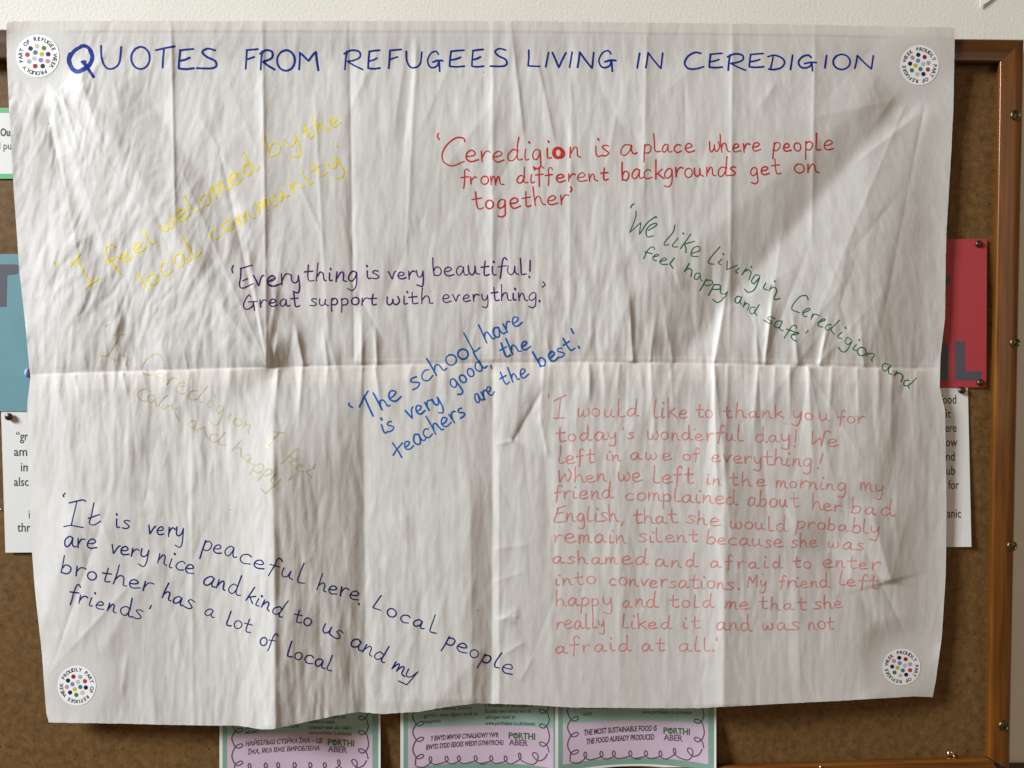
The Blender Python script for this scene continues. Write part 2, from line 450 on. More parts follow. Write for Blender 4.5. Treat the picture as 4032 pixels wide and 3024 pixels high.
# horizontal joint: the paper dips into it
fy_x = [0,115,300,1033,1344,1942,2300,2690,3200,3697,4032]
fy_y = [1482,1477,1470,1448,1441,1430,1428,1430,1441,1456,1466]
FY = np.interp(gx, fy_x, fy_y)[None, :]
dv = Y-FY
inx = sst((X-60)/120)*sst((3740-X)/120)
Hm += -4.6*np.where(dv < 0, np.exp(dv/75.0), np.exp(-dv/60.0))*inx
Hm += 0.8*sst((dv+3)/6.0)*np.exp(-np.clip(dv, 0, None)/60)*inx          # lower sheet lies over the upper one
Hm += 0.35*(sst((dv+26)/8.0)-sst((dv+6)/8.0))*sst((X-1330)/60)*inx      # folded edge above the joint
# pleats running into the joint
for x, ln, A, wl, wr, fl in [(293,90,1.8,8,9,2),(405,80,1.6,7,9,2),(483,75,1.5,7,9,2),(560,60,1,8,8,2),(660,80,1.1,9,9,2),(745,150,2.2,8,12,2.5),(905,110,2.0,7,10,2),
        (1094,220,3.2,9,16,2.2),(1190,170,1.8,8,10,2),(1290,130,1.5,8,10,2),(1426,190,2.2,8,9,2.4),(1476,140,1.8,8,9,2),(1620,90,1.2,8,8,2),(1750,80,1.1,8,8,2),(2142,180,2.2,9,12,2.2),(2166,140,1.2,7,9,2),(2318,110,1.6,8,9,2),(2372,130,1.7,7,10,2),(2440,100,1.2,8,8,2),(2562,260,3.4,9,20,2.6),(2640,140,1.2,9,9,2),
        (2812,420,4.2,9,22,3.0),(2865,300,1.8,8,12,2.2),(2986,330,3.8,8,18,2.8),(3052,150,1.6,10,14,2),(3110,140,1.8,10,10,2),(3183,420,4.6,13,26,3.0),(3275,200,2.2,9,12,2.4),(3375,150,1.5,9,10,2),(3460,260,2.0,12,16,2.6),(3515,280,2.0,12,16,2.4),(3610,260,1.6,12,18,2.4)]:
    y = float(np.interp(x, fy_x, fy_y))
    crease(x, y+2, x+rng.uniform(-16, 20), y+ln*rng.uniform(.7, 1.35), A*rng.uniform(.65, 1.15), wl, wr, 16, ln*0.8, fl, 3)
for x, tx, ln, A, wl, wr in [(1052,1000,330,1.4,14,18),(1075,1090,110,2.0,8,14),(1195,1165,150,2.6,14,12),(1290,1275,120,1.8,12,10),(1424,1424,170,2.0,8,9),(1484,1478,130,2.2,8,9),(2166,2150,110,1.2,9,9),(2492,2480,230,3.4,20,12),(2560,2575,150,2.0,10,14),
        (2650,2620,160,1.6,14,14),(2812,2862,290,4.2,12,34),(3012,3040,250,3.6,10,22),(2985,2975,170,2.4,14,14),(3142,3120,210,2.0,12,18),(3226,3256,150,3.6,9,22),(3400,3390,160,1.5,14,14),(740,720,90,1.0,10,10),(500,480,70,1,9,9)]:
    y = float(np.interp(x, fy_x, fy_y))
    crease(x, y-3, tx, y-ln, A, wr*.8, wl*.8, 16, ln*0.9, 1.5, 2)
# crumples near the middle fold and sharp little dents
crease(2022,1735,2140,1530,-3.0,60,10,20,80,2.0)
crease(2022,1735,1965,1748,1.3,14,10,20,40)
crease(2128,1640,2155,1790,1.2,8,10,40,40)
for a in [(1950,2290,2050,2255),(1955,2440,2040,2425),(1968,2445,2035,2400),(1985,2575,2060,2530),(1975,2435,2025,2450),(1950,2160,2080,2145),(2095,2590,2050,2680)]:
    crease(*a, rng.uniform(.5, 1.0), 16, 12, 30, 30)
# faceted crumples scattered over the sheet
for k in range(230):
    x = rng.uniform(60, 3720); y = rng.uniform(120, 2780)
    an = rng.gauss(0, 0.30)+(0.35 if x < 1300 and y < 1450 else 0)-(0.45 if x > 2700 and y < 1450 else 0)
    ln = rng.uniform(70, 330); sg = rng.choice((-1, 1))
    wa, wb = rng.uniform(12, 46), rng.uniform(12, 46)
    dens = 1.25 if (x < 1300 or y < 1450) else 0.7
    crease(x, y, x+ln*math.sin(an), y+ln*math.cos(an), sg*rng.uniform(.3, 1.0)*dens, wa, wb, ln*.6, ln*.6, rng.uniform(.6, 1.6), 3)
# fine crinkle of handled paper, mostly running down the sheet
amp = 0.75+0.22*noise(300, 300)
amp = np.clip(amp, .35, 1.4)*np.where(Y < 1450, 1.12, 0.86)*(1+0.18*sst((1500-X)/900))*(1-0.35*sst((Y-2350)/300)*sst((X-1900)/300))
left = sst((1500-X)/700)*sst((1500-Y)/300)
right = sst((X-2700)/600)*sst((1500-Y)/300)
n_a = noise(9, 26, .06); n_b = noise(9, 26, -0.45); n_c = noise(9, 26, 0.48)
m_a = noise(20, 68, -.05); m_b = noise(20, 60, -0.45); m_c = noise(20, 60, 0.5)
fine = n_a*(1-.7*left-.6*right)+.7*left*n_b+.6*right*n_c
mid = m_a*(1-.7*left-.6*right)+.7*left*m_b+.6*right*m_c
fine = fine-0.7*np.abs(noise(13, 34, .2))-0.5*np.abs(noise(13, 30, -.3))
mid = mid-0.9*np.abs(noise(26, 75, -.12))-0.6*np.abs(noise(28, 60, .35))
def facet(sx, sy, ang, wp):
    """flat facets meeting at sharp creases"""
    c, s_ = math.cos(ang), math.sin(ang)
    xw = X+wp*sx*noise(sx*1.6, sy*1.1); yw = Y+wp*sy*noise(sx*1.6, sy*1.1)
    u = (xw*c+yw*s_)/sx+1000; v = (-xw*s_+yw*c)/sy+1000
    i = np.floor(u).astype(int); j = np.floor(v).astype(int); fu = u-i; fv = v-j
    T = nr.uniform(-1, 1, (211, 223)); Dg = nr.uniform(0, 1, (211, 223)) > .5
    t = lambda a, b: T[(i+a) % 211, (j+b) % 223]
    t00, t10, t01, t11 = t(0, 0), t(1, 0), t(0, 1), t(1, 1)
    A_ = np.where(fu+fv < 1, t00+(t10-t00)*fu+(t01-t00)*fv, t11+(t01-t11)*(1-fu)+(t10-t11)*(1-fv))
    B_ = np.where(fu > fv, t00+(t10-t00)*fu+(t11-t10)*fv, t00+(t11-t01)*fu+(t01-t00)*fv)
    return np.where(Dg[i % 211, j % 223], A_, B_)
lr = np.clip(left+right, 0, 1)
fac = 1.5*facet(66, 210, .03, .35)+(1-.75*lr)*(.95*facet(38, 120, -.06, .35)+.55*facet(21, 64, .05, .35))
fac = fac+left*(.85*facet(40, 105, .42, .35)+.55*facet(22, 60, .36, .35))+right*(.9*facet(42, 115, -.5, .35)+.5*facet(22, 60, -.42, .35))
fac = fac+.16*facet(10, 34, .06, .35)+.48*facet(15, 95, .02, .3)*(1-.5*lr)+1.0*facet(30, 230, -.02, .3)*(1-.5*lr)+.45*left*facet(15, 90, .40, .3)+.45*right*facet(15, 90, -.48, .3)
Hm += amp*(0.06*fine+0.08*mid+0.50*fac+0.4*noise(130, 330))
# gentle billow, flatter where the corners and the middle of each side are stuck
Hm += 2.0*noise(420, 420)
top_y = np.interp(gx, [0,425,2012,2688,3210,3760,4032], [85,82,82,91,97,112,120])[None, :]
hem = sst((Y-top_y-20)/160)
Hm = Hm*(0.34+0.66*hem)
# slight step along the lower edge of the paler top band
Hm += 0.5*(1-sst((Y-top_y-38)/8))
BASE = 27.5
edge = sst((X-3380)/330)*sst((Y-230)/350)+0.8*sst((330-X)/300)*sst((Y-400)/500)
Zm = np.clip((BASE+3.0*(1-hem)+7.0*sst((Y-150)/500))*(1-.36*edge)+Hm*0.92*(1-.35*edge), 15.5, 75.0)
# the stickers stiffen the paper under them
STK = [(148.5, 220.5, 85), (3620.5, 256.5, 78), (302, 2699.5, 77), (3549.5, 2626.5, 74)]
for cx_, cy_, r_ in STK:
    q = np.hypot(X-cx_, Y-cy_)
    ins = q < r_
    Am = np.column_stack([X[ins]-cx_, Y[ins]-cy_, np.ones(ins.sum())])
    co = np.linalg.lstsq(Am, Zm[ins], rcond=None)[0]
    pl = co[0]*(X-cx_)+co[1]*(Y-cy_)+co[2]
    k_ = 1-sst((q-r_-2)/130)
    Zm = Zm*(1-k_)+pl*k_
layer = np.clip((1-sst((Y-top_y-40)/5))+sst((dv+2)/4)*(1-sst((dv-58)/6))*inx+0.8*sst((dv+16)/4)*(1-sst((dv+2)/4))*sst((X-1330)/40), 0, 1)  # joint overlap; top band painted paler, as if light came through the paper
def depth_at(px, py):
    fx = np.clip((np.asarray(px)-gx[0])/STEP, 0, len(gx)-1.001); fy = np.clip((np.asarray(py)-gy[0])/STEP, 0, len(gy)-1.001)
    ix = fx.astype(int); iy = fy.astype(int); ax = fx-ix; ay = fy-iy
    z = Zm[iy, ix]*(1-ax)*(1-ay)+Zm[iy, ix+1]*ax*(1-ay)+Zm[iy+1, ix]*(1-ax)*ay+Zm[iy+1, ix+1]*ax*ay
    return z*MM

# ------------------------------------------------------------------ setting: wall and board
def box_px(x0, y0, x1, y1, d0, d1):
    """slab between depths d0 (back) and d1 (front)"""
    q = [(x0, y0), (x1, y0), (x1, y1), (x0, y1)]
    V = [P1(a, b, d1) for a, b in q]
    V += [np.array([v[0], -d0, v[2]]) for v in V]
    F = [[0, 3, 2, 1], [4, 5, 6, 7], [0, 1, 5, 4], [1, 2, 6, 5], [2, 3, 7, 6], [3, 0, 4, 7]]
    return np.array(V), F
V = np.array([(-2.2, 0, -1.6), (2.2, 0, -1.6), (2.2, 0, 1.4), (-2.2, 0, 1.4)])
tag(add('wall', V, [[0, 1, 2, 3]], wall_mat()), kind='structure')
V, F = box_px(3900, 3012, 4200, 3300, 0.0, 0.006)
o = add('dado_rail', V, F, mat('dark_brown_paint', (0.07, 0.045, 0.035), 0.6, vary=.1))
tag(o, 'dark brown rail low on the cream wall, below the corner of the board', 'rail')

FR = 0.024       # front of the frame
CK = 0.0095      # face of the pinboard
board = empty('notice_board', P1(2016, 3060, 0.0), 'large wooden framed brown pin board fixed to the cream wall', 'notice board')
V = np.array([P1(-500, 200, CK), P1(3960, 200, CK), P1(3915, 3060, CK), P1(-500, 3170, CK)])
add('pin_panel', V, [[0, 3, 2, 1]], cork_mat(), board)
wx, wz = wood_mat('varnished_wood_across', 'x'), wood_mat('varnished_wood_upright', 'z')
def rail(outer, flat, inner, m, name='frame_rail'):
    """moulded rail: outer side, flat front, rounded inner lip down to the panel; each arg = 2 pixel points (ends)"""
    prof = []
    o_, f_, i_ = np.array(outer, float), np.array(flat, float), np.array(inner, float)
    NS = 40
    rows = []
    def line(k, depth):      # k: 0..1 outer->flat, 1..2 flat->inner
        a = o_+(f_-o_)*min(k, 1)+(i_-f_)*max(0, k-1)
        s = np.linspace(0, 1, NS)
        px = a[0][0]+(a[1][0]-a[0][0])*s; py = a[0][1]+(a[1][1]-a[0][1])*s
        rows.append(P(px, py, np.full(NS, depth)))
    b0 = [0.0, FR-0.004, FR-0.0012, FR]
    first = np.array(P1(*o_[0], FR))
    line(0.0, 0.0); line(0.0, FR-0.004); line(0.02, FR-0.0012); line(0.06, FR); line(0.5, FR+0.0004); line(0.97, FR)
    for a in np.linspace(0.1, 1.0, 7):
        line(1+math.sin(a*math.pi/2)*0.92 if False else 1+0.75*math.sin(a*math.pi/2), FR-0.009*(1-math.cos(a*math.pi/2)))
    line(1.86, FR-0.011); line(2.0, CK-0.002)
    # outer side is dropped straight back on the wall
    r0 = rows[1].copy(); r0[:, 1] = 0.0; rows[0] = r0
    V = np.vstack(rows)
    return add(name, V, grid_faces(len(rows), NS), m, board, smooth=True)
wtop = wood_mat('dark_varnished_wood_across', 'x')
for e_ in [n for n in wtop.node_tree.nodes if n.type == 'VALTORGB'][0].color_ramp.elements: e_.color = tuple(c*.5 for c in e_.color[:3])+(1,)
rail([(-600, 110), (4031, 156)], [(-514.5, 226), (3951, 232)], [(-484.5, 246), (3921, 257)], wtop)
rail([(4031.5, 156), (3974, 3030)], [(3951.5, 232), (3907, 2994)], [(3921.5, 257), (3878, 2974)], wz)
rail([(3974.5, 3110), (-600, 3262)], [(3907.5, 2996), (-514.5, 3134)], [(3878, 2975), (-484.5, 3110)], wx)
rail([(-600, 3262), (-600, 110)], [(-514, 3134), (-514, 226)], [(-484, 3110), (-484, 246)], wz)
# mitre line in the lower corner
acc = Acc(); stroke(acc, [(3880, 2977), (3908, 2996), (3950, 3026)], 4)
a = acc.arr(); add('mitre_joint', P(a[:, 0], a[:, 1], FR+0.0006), acc.F, mat('dark_gap', (.02, .01, .005), .9), board)

brass = mat('aged_brass', (0.15, 0.115, 0.055), 0.42, 1.0, vary=.25, vscale=300)
dark_brass = mat('bronzed_steel', (0.11, 0.088, 0.058), 0.40, 1.0, vary=.3, vscale=400)
slotm = mat('slot_dark', (0.03, 0.025, 0.015), .8)  # dark colour for the floor of the screw slot
def lathe(profile, n=28):
    V, F = [], []
    for (r, z) in profile:
        for k in range(n):
            a = k*math.tau/n; V.append((r*math.cos(a), -z, r*math.sin(a)))
    for i in range(len(profile)-1):
        for k in range(n):
            k2 = (k+1) % n
            F.append([i*n+k, i*n+k2, (i+1)*n+k2, (i+1)*n+k])
    return np.array(V), F
def screw_parts(x, y, ang, parent, depth, r=0.0068):
    c = P1(x, y, depth)
    V, F = lathe([(r, 0), (r*1.0, 0.0008), (r*.86, 0.0022), (r*.72, 0.0024), (r*.66, 0.0012)])
    w_ = add('screw', V+c, F, brass, parent, smooth=True)
    # head: two dome halves with a slot between
    HV, HF = [], []
    for s_ in (1, -1):
        b0 = len(HV)
        rr = r*.66; g = r*.10; n = 14; rows = []
        for j, f in enumerate((1, .82, .5, .12)):
            row = []
            for k in range(n+1):
                a = math.pi*k/n
                px = rr*f*math.cos(a); pz = max(rr*f*math.sin(a), 0)+g
                hgt = 0.0014+0.0011*(1-f*f)
                row.append((px, -hgt, s_*pz))
            rows.append(row)
        for row in rows: HV += row
        base = len(HV)
        HV += [(p[0], -0.0004, p[2]) for p in rows[0]]
        for j in range(3):
            for k in range(n):
                q = [b0+j*(n+1)+k, b0+j*(n+1)+k+1, b0+(j+1)*(n+1)+k+1, b0+(j+1)*(n+1)+k]; HF.append(q)
        HF.append([b0+3*(n+1)+k for k in range(n+1)])
        for j in range(3):   # slot walls
            HF.append([b0+j*(n+1), b0+(j+1)*(n+1), base, base]) if False else None
        for k in range(n): HF.append([b0+k, b0+k+1, base+k+1, base+k])
    HF = [f for f in HF if f]
    HV = np.array(HV); ca, sa = math.cos(ang), math.sin(ang)
    HV = np.column_stack([HV[:, 0]*ca-HV[:, 2]*sa, HV[:, 1], HV[:, 0]*sa+HV[:, 2]*ca])
    hd = add('screw_head', HV+c-np.array(parent.location), HF, brass, None)
    hd.parent = w_
    V, F = lathe([(r*.66, 0.0006), (0.0001, 0.0006)])
    dk = add('slot', V+c-np.array(parent.location), F, slotm, None); dk.parent = w_
    return w_
for x, y, a in [(3998, 453, 1.9), (3996, 1350, 1.2), (3984, 2150, -0.8), (3951, 2857, 1.6)]:
    screw_parts(x, y, a, board, FR+0.0002)

# ------------------------------------------------------------------ the handwritten poster
post = empty('handwritten_poster', P1(1900, 2800, 0.012),
             'large creased sheet of off white paper covered in handwritten coloured quotes, hung over the board', 'poster')
LE = np.array([(24,96),(25,104),(27,229),(32,355),(38,461),(46,609),(53,735),(70,972),(76,1069),(97,1251),(114,1433),(120,1488),(107,1585),(112,1889),(121,2107),(137,2320),(164,2563),(182,2806),(192,2845)], float)
RE = np.array([(3760,112),(3760,121),(3754,425),(3745,608),(3727,911),(3724,1008),(3721,1251),(3703,1403),(3700,1524),(3721,1616),(3724,1798),(3727,2016),(3724,2259),(3709,2502),(3684,2684),(3672,2745)], float)
TE = np.array([(24,96),(34,86),(60,84),(425,82),(1033,83),(2012,82),(2688,91),(3210,97),(3500,104),(3740,108),(3760,112)], float)
BE = np.array([(192,2845),(425,2848),(700,2855),(840,2857),(935,2857),(1030,2872),(1077,2871),(1220,2839),(1315,2819),(1410,2803),(1505,2811),(1648,2803),(1769,2782),(1879,2769),(2073,2775),(2255,2786),(2688,2789),(2749,2789),(3053,2772),(3296,2760),(3599,2742),(3672,2745)], float)
NU, NV = 1000, 740
s = np.linspace(0, 1, NU); t = np.linspace(0, 1, NV)
def along(E, u, ax):
    k = (E[:, ax]-E[0, ax])/(E[-1, ax]-E[0, ax])
    return np.column_stack([np.interp(u, k, E[:, 0]), np.interp(u, k, E[:, 1])])
lft, rt, tp, bt = along(LE, t, 1), along(RE, t, 1), along(TE, s, 0), along(BE, s, 0)
jit = lambda n, a: np.interp(np.arange(n), np.arange(0, n+8, 3), nr.standard_normal(len(np.arange(0, n+8, 3)))*a)
tp[:, 1] += jit(NU, 1.0); bt[:, 1] += jit(NU, 0.5); lft[:, 0] += jit(NV, 0.25); rt[:, 0] += jit(NV, 0.25)
lft[0] = tp[0]; rt[0] = tp[-1]; lft[-1] = bt[0]; rt[-1] = bt[-1]
Sg, Tg = np.meshgrid(s, t)
def coons(i):
    c00, c10, c01, c11 = tp[0, i], tp[-1, i], bt[0, i], bt[-1, i]
    return ((1-Tg)*tp[None, :, i]+Tg*bt[None, :, i]+(1-Sg)*lft[:, None, i]+Sg*rt[:, None, i]
            - ((1-Sg)*(1-Tg)*c00+Sg*(1-Tg)*c10+(1-Sg)*Tg*c01+Sg*Tg*c11))
PX, PY = coons(0), coons(1)
dep = depth_at(PX, PY)
VP = P(PX, PY, dep).reshape(-1, 3)-np.array(post.location)
FP = grid_faces(NV, NU)
me = bpy.data.meshes.new('paper_sheet')
me.vertices.add(len(VP)); me.vertices.foreach_set('co', VP.ravel())
me.loops.add(FP.size); me.loops.foreach_set('vertex_index', FP.ravel().astype(np.int32))
me.polygons.add(len(FP)); me.polygons.foreach_set('loop_start', np.arange(0, FP.size, 4, dtype=np.int32))
me.polygons.foreach_set('use_smooth', np.ones(len(FP), bool))
me.update(calc_edges=True)
at = me.attributes.new('double_or_lit_through', 'FLOAT', 'POINT')
ix = np.clip(((PX-gx[0])/STEP).astype(int), 0, len(gx)-1); iy = np.clip((PY/STEP).astype(int), 0, len(gy)-1)
at.data.foreach_set('value', layer[iy, ix].ravel().astype(np.float32))
me.materials.append(sheet_mat())
so = bpy.data.objects.new('paper_sheet', me); COL.objects.link(so); so.parent = post

def finish(name, acc, mats, parent, label=None, lift=0.0):
    a = acc.arr()
    d = depth_at(a[:, 0], a[:, 1])+a[:, 2]+lift
    o = add(name, P(a[:, 0], a[:, 1], d), acc.F, mats, parent, midx=acc.M, smooth=True)
    if label: o['label'] = label
    return o
def ink(name, col, rough=.55, vary=.2, metal=0.0):
    return mat(name, col, rough, metal, vary=vary, vscale=240, spec=0.5 if metal else 0.12)

# ---- title, letter by letter (boxes in thirds of the viewing tiles)
TS = 1344/2212
def cap(acc, ch, tile, x0, x1, y0, y1, w):
    X0, X1, Y0, Y1 = (tile*2212+x0)*TS, (tile*2212+x1)*TS, y0*TS, y1*TS
    f = lambda a, b: (X0+a*(X1-X0), Y1-b*(Y1-Y0))
    C = {
     'U': [[(.02,1),(.05,.45),(.25,.06),(.55,0),(.88,.25),(.98,.95)]],
     'T': [[(0,.82),(.5,.92),(1,1)],[(.44,.9),(.38,.4),(.36,0)]],
     'E': [[(.14,.93),(.08,.5),(.04,.05),(.04,.05),(.5,.02),(1,.06)],[(.12,.93),(.5,.97),(.96,1)],[(.10,.42),(.45,.48),(.74,.58)]],
     'S': [[(.92,.92),(.55,1),(.28,.84),(.50,.60),(.92,.40),(.98,.14),(.7,.03),(0,.04)]],
     'F': [[(.12,.95),(.08,.5),(.02,0)],[(.10,.95),(.5,.97),(1,1)],[(.08,.46),(.7,.60)]],
     'R': [[(.14,.92),(.08,.5),(.04,0)],[(0,.80),(.4,.98),(.82,.90),(.84,.62),(.5,.46),(.16,.42),(.16,.42),(.55,.2),(1,0)]],
     'O': [[(.5+.5*math.cos(2.2+k*math.tau/10), .5+.5*math.sin(2.2+k*math.tau/10)) for k in range(11)]],
     'M': [[(.06,.95),(.05,.5),(.02,.05)],[(.06,.95),(.30,.72),(.50,.50),(.50,.50),(.70,.8),(.88,1),(.88,1),(.93,.5),(1,0)]],
     'L': [[(.06,1),(.06,.5),(0,.06),(0,.06),(.5,.04),(1,.03)]],
     'I': [[(.9,1),(.5,.5),(.1,0)]],
     'V': [[(0,1),(.25,.5),(.48,0),(.48,0),(.75,.55),(1,.98)]],
     'N': [[(.14,1),(.08,.5),(0,.06)],[(.16,.98),(.5,.5),(.90,.0),(.90,.0),(.95,.5),(1,.98)]],
     'G': [[(.72,.82),(.55,1),(.22,.86),(.02,.45),(.14,.08),(.40,0),(.66,.14),(.74,.42)],[(.36,.34),(.7,.44),(1,.42)],[(.76,.44),(.78,.1),(.80,-.22)]],
     'C': [[(.86,.95),(.55,1),(.18,.75),(.02,.35),(.20,.04),(.6,.01),(1,.14)]],
     'D': [[(.30,.86),(.22,.4),(.14,.06)],[(0,.90),(.4,.99),(.85,.80),(1,.48),(.8,.16),(.4,.03),(.04,.06)]],
    }
    for st in C[ch]: stroke(acc, [f(*q) for q in st], w, press=.10)
titles = [Acc() for _ in range(6)]; wi = 0
for a in [('U',0,652,788,297,445),('O',0,850,970,303,447),('T',0,1010,1130,300,437),('E',0,1153,1255,317,450),('S',0,1275,1403,315,447),('F',0,1590,1670,318,445),('R',0,1685,1778,322,450),('O',0,1795,1910,325,458),('M',0,1935,2062,335,455),
          ('R',1,18,138,323,450),('E',1,170,250,325,448),('F',1,305,387,320,442),('U',1,418,523,332,438),('G',1,557,657,332,438),('E',1,697,798,325,435),('E',1,842,922,320,435),('S',1,965,1073,315,433),
          ('L',1,1210,1285,325,433),('I',1,1322,1345,340,432),('V',1,1367,1455,340,438),('I',1,1477,1497,338,435),('N',1,1530,1635,338,443),('G',1,1667,1778,328,438),('I',1,1915,1935,345,440),('N',1,1972,2082,342,445),
          ('C',2,10,135,340,447),('E',2,168,257,345,440),('R',2,290,408,347,455),('E',2,427,525,347,438),('D',2,553,660,357,453),('I',2,697,714,357,450),('G',2,748,865,357,440),('I',2,920,934,360,440),('O',2,975,1085,352,450),('N',2,1115,1235,360,448)]:
    if a in (('F',0,1590,1670,318,445), ('R',1,18,138,323,450), ('L',1,1210,1285,325,433), ('I',1,1915,1935,345,440), ('C',2,10,135,340,447)): wi += 1
    cap(titles[wi], *a, w=8.2 if a[1] == 0 else 7.2)
ZQ = (30, 110, 0.18083)
acc = titles[0]
raw(acc, ZQ, 15, [(1640,385),(1460,490),(1345,660),(1360,790),(1420,900),(1530,950),(1680,880),(1790,790),(1840,640),(1800,480),(1700,395),(1600,395)])
raw(acc, ZQ, 11, [(1350,560),(1318,690),(1345,800),(1430,920)],[(1330,720),(1375,840)],[(1780,480),(1845,640),(1830,740)],[(1640,745),(1730,860),(1800,960),(1870,1065)],[(1620,740),(1685,735)],[(1660,750),(1740,850)])
for acc in titles: finish('title_word', acc, ink('royal_blue_marker', (0.004, 0.030, 0.27)), post)

# ---- red quote
acc = Acc(); B = (1700, 500, .36166); Cz = (2480, 500, .36166); w = 5.6
raw(acc, B, w, [(72,70),(60,100),(80,135)], [(358,160),(345,122),(260,120),(160,200),(112,300),(135,385),(225,422),(350,375)])
word(acc, B, 'eredigion', 365,384,1618,333,118,w)
raw(acc, B, 11, ell(1372,282,46,54))
word(acc, B, 'is', 1775,322,1940,316,110,w); word(acc, B, 'a', 2045,305,2225,288,108,w)
word(acc, Cz, 'place', 145,282,700,266,98,w); word(acc, Cz, 'where', 855,275,1425,264,98,w); word(acc, Cz, 'people', 1550,266,2205,255,98,w)
word(acc, B, 'from', 315,626,770,622,86,w); word(acc, B, 'different', 920,610,1925,582,86,w)
word(acc, Cz, 'backgrounds', -92,572,1168,525,98,w); word(acc, Cz, 'get', 1310,530,1640,516,98,w); word(acc, Cz, 'on', 1785,508,2050,502,92,w)
word(acc, B, 'together', 455,908,1490,836,104,w); raw(acc, B, w, [(1510,652),(1525,680),(1508,705)])
finish('handwritten_quote', acc, ink('red_marker', (0.56, 0.040, 0.034)), post, 'red handwritten quote at upper right')

# ---- purple quote
acc = Acc(); Fz = (880, 1000, .36166); Gz = (1560, 1000, .36166); w = 5.2
raw(acc, Fz, w, [(105,125),(90,165),(100,205)], [(188,152),(185,250),(172,335),(205,372),(318,325)],[(185,160),(305,122)],[(210,292),(262,268)])
word(acc, Fz, 'very', 330,352,858,332,112,w); word(acc, Fz, 'thing', 880,302,1450,292,98,w)
raw(acc, Fz, w-1.6, [(480,300),(545,262),(560,245),(500,250),(475,310),(545,352)],[(540,352),(565,350),(640,312)])
word(acc, Fz, 'is', 1560,276,1702,268,82,w); word(acc, Fz, 'very', 1800,276,2185,264,82,w)
word(acc, Gz, 'beautiful', 400,242,1412,222,92,w); raw(acc, Gz, w, [(1458,72),(1455,190)], [(1450,250)])
raw(acc, Fz, w, [(292,462),(275,445),(225,520),(220,580),(260,602),(318,565),(328,522)],[(270,522),(362,515)],[(326,520),(338,615)])
word(acc, Fz, 'reat', 395,578,830,572,86,w); word(acc, Fz, 'support', 940,560,1672,550,76,w); word(acc, Fz, 'with', 1775,548,2265,540,82,w)
word(acc, Gz, 'everything', 495,522,1530,504,82,w); raw(acc, Gz, w, [(1562,512)], [(1600,305),(1620,335),(1592,360)])
finish('handwritten_quote', acc, ink('purple_marker', (0.070, 0.012, 0.150)), post, 'purple handwritten quote left of the middle fold')

# ---- yellow quote
acc = Acc(); A = (180, 420, .5425); w = 6.2
raw(acc, A, w, [(62,1128),(70,1168)], [(180,1155),(215,1112),(250,1068)],[(218,1108),(270,1190),(325,1272)],[(285,1322),(330,1282),(382,1250)])
raw(acc, A, w, [(500,1018),(470,1000),(432,1035),(450,1100),(490,1150),(535,1210)],[(440,1145),(515,1090)])
word(acc, A, 'eel', 560,1138,800,978,72,w)
word(acc, A, 'welomed', 855,925,1545,455,82,w); word(acc, A, 'by', 1625,370,1845,270,78,w); word(acc, A, 'the', 1885,240,2150,125,72,w)
raw(acc, A, w, [(655,1205),(735,1330)])
word(acc, A, 'ocal', 760,1312,1120,1062,86,w); word(acc, A, 'community', 1205,982,2150,428,76,w); raw(acc, A, w, [(2105,265),(2112,290)])
finish('handwritten_quote', acc, ink('yellow_marker', (0.86, 0.70, 0.055)), post, 'yellow handwritten quote sloping upward at left')

